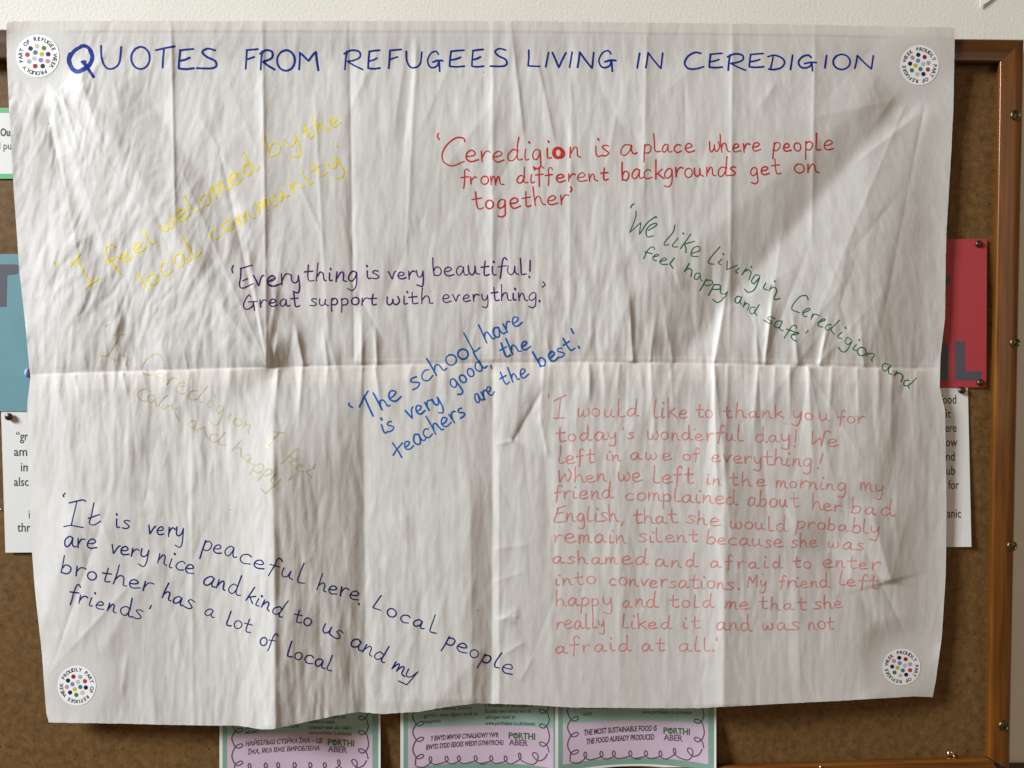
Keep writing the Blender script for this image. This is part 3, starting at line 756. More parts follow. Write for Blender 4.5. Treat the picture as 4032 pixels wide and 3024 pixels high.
# ---- green quote
acc = Acc(); Dz = (2440, 780, .36166); E = (2900, 1000, .36166); w = 4.4
raw(acc, Dz, w,
 [(155,60),(125,85),(120,105)], [(178,140),(170,220),(108,375),(108,375),(230,265),(230,265),(213,398),(213,398),(300,270),(395,200),(395,215)],
 [(310,352),(395,300),(400,275),(340,290),(290,350),(300,420),(365,410)],
 [(600,295),(580,370),(490,480),(488,512),(535,505)], [(635,435),(575,510),(585,530),(630,530)], [(692,385)], [(775,390),(660,550)], [(812,470),(705,500),(705,500),(720,545),(720,595)],
 [(785,602),(868,570),(860,525),(800,545),(775,610),(790,632),(850,635)],
 [(1090,530),(980,660),(970,710),(1025,718)], [(1110,665),(1072,705),(1100,722)], [(1128,610)], [(1170,685),(1165,780),(1165,780),(1280,730)], [(1300,760),(1262,800),(1290,818)],
 [(1375,765),(1330,835)],[(1345,805),(1400,780),(1430,810),(1405,890)], [(1433,750)], [(1525,850),(1480,835),(1435,900),(1460,930),(1525,860),(1525,860),(1470,990),(1400,1025),(1360,990)],
 [(1590,925),(1565,980),(1605,1000)], [(1690,905)], [(1655,950),(1625,1010)],[(1635,995),(1680,968),(1710,1010),(1680,1085),(1695,1105),(1745,1090)],
 [(380,560),(365,530),(310,560),(260,660)], [(275,585),(350,605)], [(368,640),(425,625),(405,610),(362,640),(370,675),(400,680)], [(440,692),(510,668),(485,650),(435,690),(460,720),(520,720)], [(595,650),(545,715),(545,715),(580,765)],
 [(755,710),(705,800)],[(720,780),(745,768),(785,785),(775,855)], [(878,822),(835,818),(810,870),(840,885),(880,835),(880,835),(880,880),(900,905)],
 [(945,880),(870,1010)],[(935,895),(1000,895),(1010,930),(960,952),(915,940)], [(1030,935),(965,1060)],[(1020,945),(1090,945),(1085,990),(1010,992)],
 [(1100,990),(1095,1030),(1140,1045),(1175,1015),(1175,1015),(1140,1080),(1070,1135),(1010,1105)],
 [(1330,1080),(1280,1070),(1255,1115),(1285,1145),(1328,1085),(1328,1085),(1310,1130),(1325,1155)], [(1365,1130),(1345,1185)],[(1352,1168),(1380,1148),(1410,1165),(1390,1220)],
 [(1475,1190),(1430,1190),(1415,1235),(1450,1260),(1520,1160)],[(1475,1215),(1470,1240),(1490,1275)],
 [(1690,1312),(1640,1290),(1610,1310),(1655,1350),(1640,1370),(1570,1328)], [(1770,1340),(1710,1340),(1685,1395),(1730,1410),(1770,1345),(1770,1345),(1740,1420),(1780,1445)],
 [(1925,1420),(1918,1385),(1870,1400),(1790,1525)], [(1815,1425),(1900,1455)], [(1890,1492),(1950,1470),(1920,1460),(1875,1490),(1870,1520),(1900,1550),(1925,1553)], [(2050,1440),(2025,1468)])
raw(acc, E, w,
 [(780,500),(760,455),(690,465),(610,560),(610,610),(690,640)], [(720,642),(800,608),(785,590),(730,620),(725,670),(765,682)], [(830,650),(810,710)],[(818,690),(850,655),(900,670)],
 [(890,745),(965,718),(940,705),(890,750),(895,785),(940,795)], [(1030,770),(990,770),(965,810),(990,830),(1040,800),(1120,720)],[(1035,800),(1030,830),(1060,872)],
 [(1150,850),(1105,890),(1110,915),(1140,918)], [(1188,803)], [(1255,942),(1210,908),(1180,960),(1215,985),(1258,948),(1258,948),(1200,1050),(1150,1065),(1108,1015)],
 [(1305,985),(1268,1030),(1280,1045),(1310,1050)], [(1338,937)], ell(1362,1062,46,46), [(1430,1075),(1410,1112)],[(1420,1095),(1470,1080),(1500,1100),(1470,1150),(1480,1175)],
 [(1660,1205),(1610,1190),(1585,1230),(1615,1275),(1680,1210),(1680,1210),(1655,1260),(1660,1300),(1690,1310)], [(1745,1280),(1720,1325)],[(1730,1310),(1770,1295),(1810,1330),(1790,1390)],
 [(1880,1375),(1830,1380),(1825,1430),(1880,1425),(1960,1350)],[(1890,1410),(1870,1435),(1878,1460)])
finish('handwritten_quote', acc, ink('green_marker', (0.014, 0.165, 0.075)), post, 'green handwritten quote sloping downward at right')

# ---- light blue quote
acc = Acc(); Hz = (1340, 1220, .45208); w = 6.6
raw(acc, Hz, w, [(75,812),(75,832),(105,850)], [(205,748),(245,840),(285,925)],[(165,845),(205,765),(240,708)])
word(acc, Hz, 'he', 352,868,535,772,92,w); word(acc, Hz, 'school', 632,698,1212,345,86,w); word(acc, Hz, 'hare', 1268,292,1590,124,80,w)
word(acc, Hz, 'is', 378,1086,476,1042,76,w); word(acc, Hz, 'very', 598,962,890,812,82,w); word(acc, Hz, 'good', 985,692,1272,505,80,w); raw(acc, Hz, w, [(1310,486),(1318,510)])
word(acc, Hz, 'the', 1408,424,1662,322,76,w)
raw(acc, Hz, w, [(455,1160),(500,1225),(535,1285)],[(460,1265),(500,1205),(540,1160)])
word(acc, Hz, 'eachers', 580,1232,1102,908,80,w); word(acc, Hz, 'are', 1188,824,1348,730,76,w); word(acc, Hz, 'the', 1420,664,1640,568,72,w); word(acc, Hz, 'best', 1745,500,2050,345,78,w)
raw(acc, Hz, w, [(2078,325)], [(2010,165),(2030,205)])
finish('handwritten_quote', acc, ink('bright_blue_marker', (0.008, 0.125, 0.46)), post, 'bright blue handwritten quote crossing the middle fold')

# ---- pink quote
acc = Acc(); I = (2120, 1520, .36166); J = (2800, 1520, .36166); K = (2120, 2020, .36166); Lz = (2800, 2020, .36166); w = 4.7
raw(acc, I, w, [(110,85),(105,130)], [(165,165),(230,130),(295,100)],[(238,130),(228,240),(215,345)],[(170,350),(285,345)])
for a in [(I,'would',415,335,1085,330,92),(I,'like',1235,340,1630,350,96),(I,'to',1715,345,1895,345,82),(J,'thank',135,345,785,352,76),(J,'you',870,350,1280,385,78),(J,'for',1375,402,1670,405,72),
 (I,'today',190,605,865,580,86),(I,'s',975,572,1045,570,68),(I,'wonderful',1185,585,2225,597,86),(J,'day',480,610,860,615,82),(J,'e',1260,660,1400,660,78),
 (I,'left',205,842,610,835,86),(I,'in',730,810,890,812,64),(I,'awe',1000,802,1455,805,78),(I,'of',1575,806,1760,800,66),(J,'everything',0,822,1095,880,80),
 (I,'hen',390,1050,735,1036,80),(I,'we',860,1036,1115,1036,86),(I,'left',1240,1050,1685,1060,90),(I,'in',1820,1065,1985,1085,76),(J,'the',195,1085,600,1090,78),(J,'morning',700,1097,1460,1140,76),(J,'my',1615,1140,1880,1160,86),
 (I,'friend',165,1236,800,1222,86),(I,'complained',940,1235,2165,1290,80),(J,'about',390,1310,950,1325,90),(J,'her',1100,1348,1410,1368,82),(J,'bad',1520,1386,1980,1412,86),
 (I,'nglish',300,1480,860,1472,86),(I,'that',1030,1490,1505,1490,80),(I,'she',1610,1490,1975,1520,80),(J,'would',205,1546,820,1580,80),(J,'probably',920,1546,1830,1612,76),
 (K,'remain',170,325,955,325,90),(K,'silent',1085,316,1735,318,78),(K,'because',1825,336,2655,376,76),(Lz,'she',870,372,1155,366,72),(Lz,'was',1265,376,1665,412,80),
 (K,'ashamed',155,545,1175,556,80),(K,'and',1270,582,1735,590,86),(Lz,'afraid',-10,588,780,605,74),(Lz,'to',890,598,1095,596,74),(Lz,'enter',1205,582,1830,625,78),
 (K,'into',180,786,620,768,78),(K,'conversations',765,788,2130,830,80),(Lz,'y',530,800,612,800,78),(Lz,'friend',735,806,1280,812,72),(Lz,'left',1385,780,1810,826,76),
 (K,'happy',185,1012,800,1008,86),(K,'and',910,1022,1290,1026,80),(K,'told',1425,1032,1905,1030,76),(Lz,'me',145,1035,410,1045,80),(Lz,'that',515,1045,1030,1060,74),(Lz,'she',1125,1046,1435,1036,78),
 (K,'really',190,1266,735,1248,86),(K,'liked',905,1256,1450,1256,78),(K,'it',1575,1256,1750,1256,72),(Lz,'and',50,1276,435,1278,86),(Lz,'was',550,1268,955,1276,80),(Lz,'not',1055,1272,1340,1262,78),
 (K,'afraid',180,1526,1000,1505,82),(K,'at',1120,1502,1365,1500,74),(K,'all',1525,1502,1870,1500,78)]:
    word(acc, *a, w=w)
raw(acc, I, w, [(920,445),(922,480)], [(220,920),(228,1050),(228,1050),(290,950),(290,950),(315,1040),(355,960),(325,905)], [(915,1478),(900,1520)],
    [(212,1330),(190,1410),(168,1470),(200,1482),(280,1475)],[(200,1332),(298,1305)],[(190,1392),(270,1372)])
raw(acc, J, w, [(925,480),(915,610)], [(910,655)], [(1105,495),(1095,640),(1095,640),(1190,560),(1190,560),(1200,655),(1200,655),(1240,500),(1300,500)], [(1215,735),(1185,840)], [(1165,895)])
raw(acc, K, w, [(2178,822)], [(1905,1498)], [(1942,1355),(1940,1390)])
raw(acc, Lz, w, [(395,810),(415,685),(415,685),(450,760),(450,760),(500,670),(500,670),(495,805)])
finish('handwritten_quote', acc, ink('coral_pink_marker', (0.70, 0.27, 0.25)), post, 'long coral pink handwritten quote at lower right')

# ---- dark blue quote
acc = Acc(); Mz = (200, 1900, .434); Nz = (1000, 2100, .4792); w = 5.2
raw(acc, Mz, w, [(130,98),(112,115),(118,130)], [(165,185),(285,158),(315,170)],[(235,175),(210,280),(185,385)],[(118,400),(180,390),(292,408)],
    [(390,185),(365,310),(348,368),(390,385),(450,350)],[(340,325),(440,290)], [(910,1115),(895,1145)])
for a in [(Mz,'is',585,405,722,414,82),(Mz,'very',872,458,1200,512,86),(Mz,'pea',1362,610,1665,680,86),(Mz,'ceful',1700,718,2285,925,84),
 (Mz,'are',115,582,415,606,88),(Mz,'very',530,634,875,692,78),(Mz,'nice',960,728,1290,835,78),(Mz,'and',1375,918,1700,1022,82),(Mz,'kind',1765,1062,2080,1220,74),
 (Mz,'brother',85,822,915,990,82),(Mz,'has',1000,1042,1280,1150,74),(Mz,'a',1385,1196,1480,1232,74),(Mz,'lot',1582,1288,1800,1365,66),(Mz,'of',1882,1470,2012,1512,68),
 (Mz,'friends',150,1066,815,1248,78),
 (Nz,'here',512,460,850,556,68),(Nz,'ocal',1080,672,1480,825,68),(Nz,'people',1562,908,2110,1165,72),
 (Nz,'to',322,726,460,766,60),(Nz,'us',550,806,702,876,64),(Nz,'and',787,916,1065,1060,68),(Nz,'m',1125,1112,1240,1180,62),(Nz,'local',262,1000,632,1130,64)]:
    word(acc, *a, w=w)
raw(acc, Nz, w, [(862,580)], [(1045,510),(975,610),(975,610),(1040,632)], [(1270,1115),(1250,1165),(1285,1180),(1350,1135),(1350,1135),(1255,1245),(1255,1245),(1188,1213)])
finish('handwritten_quote', acc, ink('navy_blue_marker', (0.006, 0.022, 0.17)), post, 'dark blue handwritten quote at lower left')

# ---- gold quote
acc = Acc(); O = (380, 1240, .42796); w = 5.2
raw(acc, O, w, [(120,80),(95,90),(85,105)], [(160,180),(260,178)],[(200,180),(165,270),(100,380)],[(35,375),(100,380),(160,412)], [(215,350),(190,425)],[(198,390),(240,370),(285,395),(270,465),(295,470)],
 [(605,415),(580,365),(530,360),(450,420),(418,490),(440,545),(505,550)], [(560,555),(625,560),(630,520),(575,515),(550,560),(580,610),(620,600)], [(680,580),(645,640)],[(665,600),(720,575),(755,620)],
 [(750,655),(815,650),(800,620),(755,630),(730,680),(750,720),(805,720)], [(930,695),(870,700),(845,750),(870,780),(930,760),(1020,650)],[(940,740),(935,790),(970,800)],
 [(1045,785),(1015,830),(1050,855)], [(1090,745)], [(1165,845),(1120,835),(1100,880),(1125,905),(1170,850),(1170,850),(1140,960),(1100,1015),(1060,1005),(1035,955)], [(1240,905),(1210,950),(1220,970)],
 ell(1297,985,38,33), [(1370,985),(1340,1040)],[(1360,1010),(1410,1015),(1390,1080),(1435,1120)], [(1630,1072),(1720,1085)],[(1670,1090),(1560,1210)],[(1535,1195),(1600,1230)],
 [(1855,1240),(1830,1235),(1780,1290),(1690,1370)],[(1735,1295),(1800,1310)], [(1780,1355),(1840,1330),(1810,1320),(1780,1360),(1800,1385)], [(1830,1400),(1890,1385),(1870,1370),(1830,1400),(1845,1430),(1900,1440)], [(2005,1370),(1990,1410),(1925,1440),(1970,1490)],
 [(490,705),(450,680),(390,700),(375,745),(410,785),(470,790)], [(530,740),(480,740),(470,790),(510,800),(540,750),(540,750),(535,790),(545,835)], [(650,740),(590,790),(575,840),(610,860)],
 [(650,830),(625,875)],[(640,855),(690,825),(700,880)],[(695,870),(740,850),(720,900),(760,970)],
 [(915,975),(860,980),(845,1020),(890,1035),(915,990),(915,990),(895,1050),(930,1060)], [(940,1035),(925,1080)],[(940,1055),(985,1030),(995,1080),(1020,1135)], [(1110,1100),(1050,1100),(1040,1150),(1100,1165),(1180,1080)],[(1120,1150),(1130,1190),(1185,1195)],
 [(1325,1160),(1245,1245)],[(1280,1225),(1325,1225),(1330,1300),(1355,1320)], [(1415,1300),(1370,1280),(1360,1325),(1390,1345),(1418,1305),(1418,1305),(1405,1360),(1440,1370)],
 [(1460,1375),(1405,1470)],[(1450,1385),(1520,1370),(1535,1420),(1490,1450),(1440,1430)], [(1560,1430),(1485,1520)],[(1550,1430),(1600,1415),(1605,1460),(1545,1480)],
 [(1640,1455),(1600,1530),(1640,1545),(1695,1510),(1695,1510),(1600,1600),(1555,1640),(1512,1595)], [(1795,1490),(1765,1518)])
finish('handwritten_quote', acc, ink('metallic_gold_pen', (0.86, 0.82, 0.58), .30, .1, .45), post, 'shiny metallic gold handwritten quote, pale and hard to read')

# ------------------------------------------------------------------ round stickers
DOTS = [(-.036,.464,'peach',(230,212,190)),(.287,.372,'leaf_green',(84,140,72)),(-.334,.351,'navy',(40,28,105)),(-.11,.164,'teal',(60,145,160)),(.19,.085,'yellow',(222,208,60)),(.483,.085,'plum',(72,32,96)),(-.479,.064,'orange_red',(200,76,48)),
        (-.16,-.117,'pale_lilac',(220,212,222)),(.143,-.19,'periwinkle',(146,152,212)),(.462,-.238,'rose_pink',(220,160,172)),(-.4,-.255,'pale_blue',(168,198,208)),(-.117,-.468,'red',(178,36,40)),(.228,-.468,'bottle_green',(24,58,56))]
white_p = mat('white_sticker_paper', (0.93, 0.93, 0.95), 0.42, vary=.02)
black_p = mat('black_print', (0.012, 0.011, 0.015), 0.6, vary=.1, spec=.1)
dmats = [mat('dot_'+n, tuple(v*.82 for v in hexlin(*c)), .5, vary=.04, spec=.15) for _, _, n, c in DOTS]
RING = 'PROUDLY PART OF REFUGEE WEEK'
def sticker(cx, cy, rx, ry, start, label):
    c = P1(cx, cy, float(depth_at(cx, cy)))
    root = empty('round_sticker', c, label, 'sticker', 'round white stickers at the corners of the large paper')
    # stiff disc: averages the crinkles beneath, never below them
    acc = Acc(); nr_, na = 12, 64
    V, F = [(cx, cy)], []
    for i in range(1, nr_+1):
        for k in range(na):
            a = k*math.tau/na; V.append((cx+rx*i/nr_*math.cos(a), cy+ry*i/nr_*math.sin(a)))
    for k in range(na): F.append([0, 1+k, 1+(k+1) % na])
    for i in range(nr_-1):
        for k in range(na):
            k2 = (k+1) % na; a = 1+i*na
            F.append([a+k, a+na+k, a+na+k2, a+k2])
    acc.put(V, F, 0.00030); finish('sticker_disc', acc, white_p, root)
    acc = Acc(); rot = math.radians(start-154)
    for i, (dx, dy, _, _) in enumerate(DOTS):
        qx = dx*math.cos(rot)+dy*math.sin(rot); qy = -dx*math.sin(rot)+dy*math.cos(rot)
        V = [(cx+rx*qx, cy-ry*qy)]+[(cx+rx*(qx+.112*math.cos(k*math.tau/20)), cy-ry*(qy+.112*math.sin(k*math.tau/20))) for k in range(20)]
        acc.put(V, [[0, 1+k, 1+(k+1) % 20] for k in range(20)], 0.00038, i)
    finish('printed_dots', acc, dmats, root)
    acc = Acc()
    for i, ch in enumerate(RING):
        if ch == ' ': continue
        a = math.radians(start+i*334/27)
        V, F = text2d(ch, 0.028)
        xm = (V[:, 0].min()+V[:, 0].max())/2
        X_ = (V[:, 0]-xm)/CAPH*.172; Y_ = V[:, 1]/CAPH*.172+.715
        qx = X_*math.cos(a)+Y_*math.sin(a); qy = -X_*math.sin(a)+Y_*math.cos(a)
        acc.put(np.column_stack([cx+rx*qx, cy-ry*qy]), F, 0.00038)
    finish('ring_lettering', acc, black_p, root)
sticker(148.5, 220.5, 85, 84.5, 154, 'round white sticker with coloured dots left of the blue title, its lettering upside down')
sticker(3620.5, 256.5, 76.5, 79, -7, 'round white sticker with coloured dots right of the blue title')
sticker(302, 2699.5, 75.5, 78.5, -61, 'round white sticker with coloured dots at the lower left corner, below the dark blue quote')
sticker(3549.5, 2626.5, 75, 72, -13, 'round white sticker with coloured dots at the lower right corner, below the coral pink quote')

# ------------------------------------------------------------------ papers pinned on the board
def page(name, pts_top, pts_bot, d, m, root, curl=None, n=14, nrow=24):
    """page between two polylines; thin solid sheet with a slight curl"""
    top = np.array(pts_top, float); bot = np.array(pts_bot, float)
    u = np.linspace(0, 1, n); v = np.linspace(0, 1, nrow)
    ut = np.linspace(0, 1, len(top)); ub = np.linspace(0, 1, len(bot))
    tx, ty = np.interp(u, ut, top[:, 0]), np.interp(u, ut, top[:, 1])
    bx, by = np.interp(u, ub, bot[:, 0]), np.interp(u, ub, bot[:, 1])
    PX_ = tx[None]*(1-v[:, None])+bx[None]*v[:, None]; PY_ = ty[None]*(1-v[:, None])+by[None]*v[:, None]
    dd = np.full(PX_.shape, d)
    if curl: dd = dd+curl(u[None], v[:, None])
    Vf = P(PX_, PY_, dd).reshape(-1, 3)
    return add(name, Vf, grid_faces(nrow, n), m, root, smooth=True)
def plate(acc, pts, dz=0.0, m=0): acc.put(pts, [list(range(len(pts)))], dz, m)
def flat(name, acc, d, mats, root, curl=None):
    a = acc.arr()
    d = d+.00012
    if curl is not None: d = d+curl(a[:, 0], a[:, 1])
    return add(name, P(a[:, 0], a[:, 1], d+a[:, 2]), acc.F, mats, root, midx=acc.M)
white_sheet = mat('white_office_paper', (0.80, 0.79, 0.77), .6, vary=.015)
ink_dark = mat('dark_grey_print', (0.045, 0.043, 0.048), .6)

# green edged notice, far left
r = empty('notice', P1(20, 704, .011), 'white printed notice with green bands, peeping out at the far left behind the large paper', 'notice')
page('page', [(-420, 425), (120, 425)], [(-420, 704), (120, 704)], .0112, white_sheet, r)
acc = Acc(); plate(acc, [(-420,425.5),(-420,444),(119.5,444),(119.5,425.5)]); plate(acc, [(-420,684),(-420,703.5),(119.5,703.5),(119.5,684)])
flat('green_band', acc, .0112, mat('green_print', hexlin(96, 184, 120), .6, vary=.03), r)
acc = Acc(); text_px(acc, 'Our', 1, 535, 52, 535, 29, bold=.035); flat('text_line', acc, .0112, ink_dark, r)
acc = Acc(); text_px(acc, 'd pup', -14, 588, 62, 588, 29, bold=.004); flat('text_line', acc, .0112, ink_dark, r)
# blue sheet with the letter T
r = empty('letter_sheet', P1(20, 1619, .011), 'teal blue sheet with a big dark letter T at the far left', 'sheet')
page('page', [(-500, 1000), (190, 1000)], [(-500, 1620), (190, 1619)], .0122, mat('teal_card', hexlin(104, 150, 160), .65, vary=.05, vscale=40), r)
acc = Acc(); plate(acc, [(-130,1041),(-130,1081),(-46,1081),(-46,1208),(25,1208),(28,1083),(66,1080),(72,1074),(72,1046),(66,1041)])
flat('letter', acc, .0122, mat('slate_print', hexlin(82, 82, 92), .65, vary=.04), r)
# white text sheet left
r = empty('text_sheet', P1(60, 2175, .011), 'white printed text sheet left of the large paper, under the teal blue sheet', 'sheet')
page('page', [(4, 1612), (520, 1612)], [(21, 2176), (520, 2172)], .0112, white_sheet, r, lambda u, v: .002*v**2*(1-u))
tl = lambda x, y: (x*TS, 1008+y*TS)
acc = Acc()
for s_, x0, x1, y in [('“growing', 105, 330, 1195), ('amazing', 90, 330, 1295), ('improve', 135, 370, 1395), ('also the', 90, 300, 1490), ('in', 186, 220, 1700), ('through', 112, 330, 1786)]:
    acc = Acc(); a, b = tl(x0, y), tl(x1, y); text_px(acc, s_, a[0], a[1], b[0], b[1], 34, .008)
    flat('text_line', acc, .0112, ink_dark, r, lambda x, y: .002*((y-1612)/562)**2*(1-(x-12)/510))
# red sheet with AL
r = empty('letter_sheet', P1(3800, 1525, .011), 'red sheet with big dark letters ending in L at the right', 'sheet')
page('page', [(3420, 941), (3886, 941)], [(3420, 1530), (3883.5, 1525)], .0122, mat('red_card', hexlin(176, 58, 66), .65, vary=.04, vscale=40), r, lambda u, v: .0025*np.sin(v*np.pi)*u)
acc = Acc()
plate(acc, [(3760,1342),(3760,1497),(3863,1497),(3864,1461),(3798.5,1461),(3798.5,1342)]); flat('letter', acc, .01225, mat('slate_print', hexlin(82, 82, 92)), r, lambda x, y: .0025*np.sin((y-941)/587*np.pi)*(x-3420)/465); acc = Acc()
plate(acc, [(3640,1342),(3640,1497),(3737,1497),(3736,1372),(3732,1356),(3722,1346),(3708,1342)]); flat('letter', acc, .01225, mat('slate_print', hexlin(82, 82, 92)), r, lambda x, y: .0025*np.sin((y-941)/587*np.pi)*(x-3420)/465); acc = Acc()
plate(acc, [(3660,1085),(3660,1120),(3739,1120),(3741,1114),(3741,1086)])
flat('letter', acc, .01225, mat('slate_print', hexlin(82, 82, 92)), r, lambda x, y: .0025*np.sin((y-941)/587*np.pi)*(x-3420)/465)
# white text sheet right
r = empty('text_sheet', P1(3780, 2153, .011), 'white printed text sheet on the right, pinned below the red sheet', 'sheet')
page('page', [(3420, 1529), (3811, 1527)], [(3420, 2156), (3825, 2153)], .0112, white_sheet, r, lambda u, v: .004*v**2*u)
acc = Acc(); z6 = lambda x, y: (3600+x*.458, 1480+y*.458)
for s_, x0, x1, y in [('food', 224, 360, 238), ('fit', 248, 316, 360), ('here', 232, 364, 482), ('how', 232, 370, 605), ('and', 236, 348, 728), ('hub', 236, 352, 850), ('for', 292, 384, 972), ('organic', 176, 402, 1218), ('.', 276, 284, 1340)]:
    a, b = z6(x0, y), z6(x1, y); acc = Acc(); text_px(acc, s_, a[0], a[1], b[0], b[1], 34 if s_ != '.' else 4, .008)
    flat('text_line', acc, .0112, ink_dark, r, lambda x, y: .004*((y-1528)/626)**2*((x-3420)/398))

# three flyers along the bottom (same layout, different words)
pg = [mat('white_office_paper', ()), mat('sage_green_print', hexlin(126, 160, 145), .6, vary=.05, vscale=120), mat('mint_print', hexlin(154, 188, 178), .6, vary=.09, vscale=35), mat('lilac_print', hexlin(206, 184, 202), .6, vary=.06, vscale=35)]
plum_l = mat('plum_line_print', hexlin(96, 70, 92), .6)
txt_m = mat('charcoal_print', hexlin(66, 56, 66), .6)
logo_g = mat('logo_green_print', hexlin(62, 104, 58), .6); logo_p = mat('logo_mauve_print', hexlin(120, 92, 118), .6)
logo_l = mat('logo_leaf_print', hexlin(150, 190, 140), .6)
FS = 0.31646
def flyer(ox, oy, sh, label, texts, bulge):
    k = lambda x: ((x-1060)/900.0)**2
    arch = lambda x, y: 75*k(x)*np.clip((y-250)/700, 0.2, 1.2)*sh
    T = lambda x, y: np.column_stack([ox+np.asarray(x, float)*FS, oy+(np.asarray(y, float)+arch(np.asarray(x, float), np.asarray(y, float)))*FS])
    dep = lambda x, y: 0.0125+bulge*np.clip((np.asarray(y, float)-100)/900, 0, 1.2)**1.5*(0.25+0.75*k(np.asarray(x, float)))
    rowsc = [(-700, 0), (-400, 0), (100, 0), (505, 1), (730, 2), (955, 2), (1035, 3), (1062, 4)]
    cols = [52, 90, 148, 500, 800, 1060, 1350, 1650, 1955, 2030, 2056]
    cols_f = np.array(sorted(set(cols+list(np.linspace(148, 1955, 25)))))
    rows_f = np.concatenate([np.linspace(-700, 505, 12), np.linspace(505, 955, 8)[1:], [985, 1035, 1062]])
    V = []; 
    for y in rows_f:
        yy = np.full(len(cols_f), y)
        if 500 < y < 510: yy = yy-10*np.sin((cols_f-300)/500)
        p = T(cols_f, yy); V.append(P(p[:, 0], p[:, 1], dep(cols_f, yy)))
    nc = len(cols_f); Fs = grid_faces(len(rows_f), nc); mi = []
    for r_ in range(len(rows_f)-1):
        for c_ in range(nc-1):
            xm = (cols_f[c_]+cols_f[c_+1])/2; ym = (rows_f[r_]+rows_f[r_+1])/2
            if xm < 90 or xm > 2030 or ym > 1035: mi.append(0)
            elif xm < 148 or xm > 1955 or ym > 955: mi.append(1)
            elif ym < 505: mi.append(2)
            else: mi.append(3)
    c0 = T([1060], [1062])[0]
    root = empty('flyer', P1(c0[0], c0[1], .012), label, 'flyer', 'printed food flyers along the bottom of the board')
    add('page', np.vstack(V), Fs, pg, root, midx=mi, smooth=True)
    def out(name, acc, mats, lift):
        a = acc.arr(); p = T(a[:, 0], a[:, 1])
        add(name, P(p[:, 0], p[:, 1], dep(a[:, 0], a[:, 1])+lift+a[:, 2]), acc.F, mats, root, midx=acc.M)
    # looping scroll line
    acc = Acc()
    left = []
    for y in (80, 275, 460, 640, 840):
        left += [(205, y-95), (250, y+5), (300, y+18), (340, y-5), (325, y-28), (285, y-20), (243, y+8)]
    left += [(236, 930)]
    bot = [(255, 975), (330, 992), (395, 965)]
    for x in (425, 625, 780, 985, 1180, 1360, 1535):
        h = 95
        bot += [(x+10, 930), (x+14, 885), (x-2, 868), (x-18, 890), (x-8, 930), (x+30, 955), (x+75, 965)] if x != 1535 else [(x+8, 900), (x+12, 845), (x-2, 830), (x-14, 850), (x, 900), (x+70, 945), (x+160, 962)]
    bot += [(1745, 930), (1765, 860), (1730, 820), (1695, 835), (1715, 880), (1770, 915), (1840, 890), (1880, 830)]
    right = []
    for y in (700, 490, 315, 120):
        right += [(1900, y+75), (1880, y+10), (1835, y-25), (1790, y-28), (1785, y-2), (1830, y+18), (1880, y-20), (1905, y-80)]
    stroke(acc, left, 13, step=14, base=0, press=.05); stroke(acc, [(x, y-38*((x-1060)/900)**2) for x, y in bot], 13, step=14, base=.00001, press=.05); stroke(acc, right, 13, step=14, base=.00002, press=.05)
    out('scroll_border', acc, plum_l, .00016)
    for s_, x0, y0, x1, y1, cap_, bold, shear in texts:
        bold *= .9; acc = Acc(); text_px(acc, s_, x0, y0-0, x1, y1, cap_, bold, shear)
        out('text_line', acc, txt_m, .00012)
    acc = Acc(); plate(acc, [(1045, 972), (1045, 980), (1115, 980), (1115, 972)], .00001)
    out('printed_mark', acc, txt_m, .00012)
    acc = Acc()
    text_px(acc, 'P', 1398, 648, 1452, 648, 72, .03, 0, 0); text_px(acc, 'RTHI', 1522, 648, 1728, 648, 72, .03, 0, 0)
    text_px(acc, 'ABER', 1400, 730, 1640, 730, 70, .03, 0, 1)
    V = [(1485+34*math.cos(q*math.tau/24), 613+38*math.sin(q*math.tau/24)) for q in range(24)]; plate(acc, V, 0, 0)
    plate(acc, [(1486, 632), (1470, 622), (1462, 602), (1480, 610)], .0001, 2); plate(acc, [(1488, 632), (1492, 610), (1510, 600), (1506, 622)], .0001, 2)
    out('logo', acc, [logo_g, logo_p, logo_l], .00012)
A_ = 0.010
flyer(1560, 2700, 1.0, 'flyer in Welsh, middle of the three mint and lilac flyers under the large paper', [
    ('www.porthiaber.co.uk/donate', 1108, 488, 1728, 482, 46, .010, 0), ('cefnogwr misol yn', 1105, 415, 1480, 405, 46, .010, 0), ('fforddio neu cofrestrwch fel', 1102, 340, 1680, 332, 46, .010, 0), ('£ Rhoddwch yr hyn y gallwch', 1100, 266, 1700, 258, 46, .010, 0),
    ('mwynhau', 345, 462, 552, 448, 46, .010, 0), ('gyfrifol i adael digon i eraill eu', 342, 385, 1014, 366, 46, .010, 0), ('cymerwch eitemau bwyd yn', 342, 305, 938, 294, 46, .010, 0),
    ('Y BWYD MWYAF CYNALIADWY YW\'R', 425, 668, 1272, 640, 60, .026, .12), ('BWYD SYDD EISOES WEDI\'I GYNHYRCHU', 372, 768, 1332, 732, 60, .026, .12)], .009)
flyer(2180-33*FS, 2700-62*FS, 1.15, 'flyer in English, rightmost of the three mint and lilac flyers under the large paper', [
    ('www.porthiaber.co.uk/donate', 1130, 408, 1752, 408, 46, .010, 0), ('enjoy', 402, 425, 512, 415, 46, .010, 0), ('to leave plenty for others to', 402, 350, 1014, 336, 46, .010, 0),
    ('THE MOST SUSTAINABLE FOOD IS', 405, 655, 1314, 618, 64, .028, .12), ('THE FOOD ALREADY PRODUCED', 435, 762, 1284, 728, 64, .028, .12)], .013)
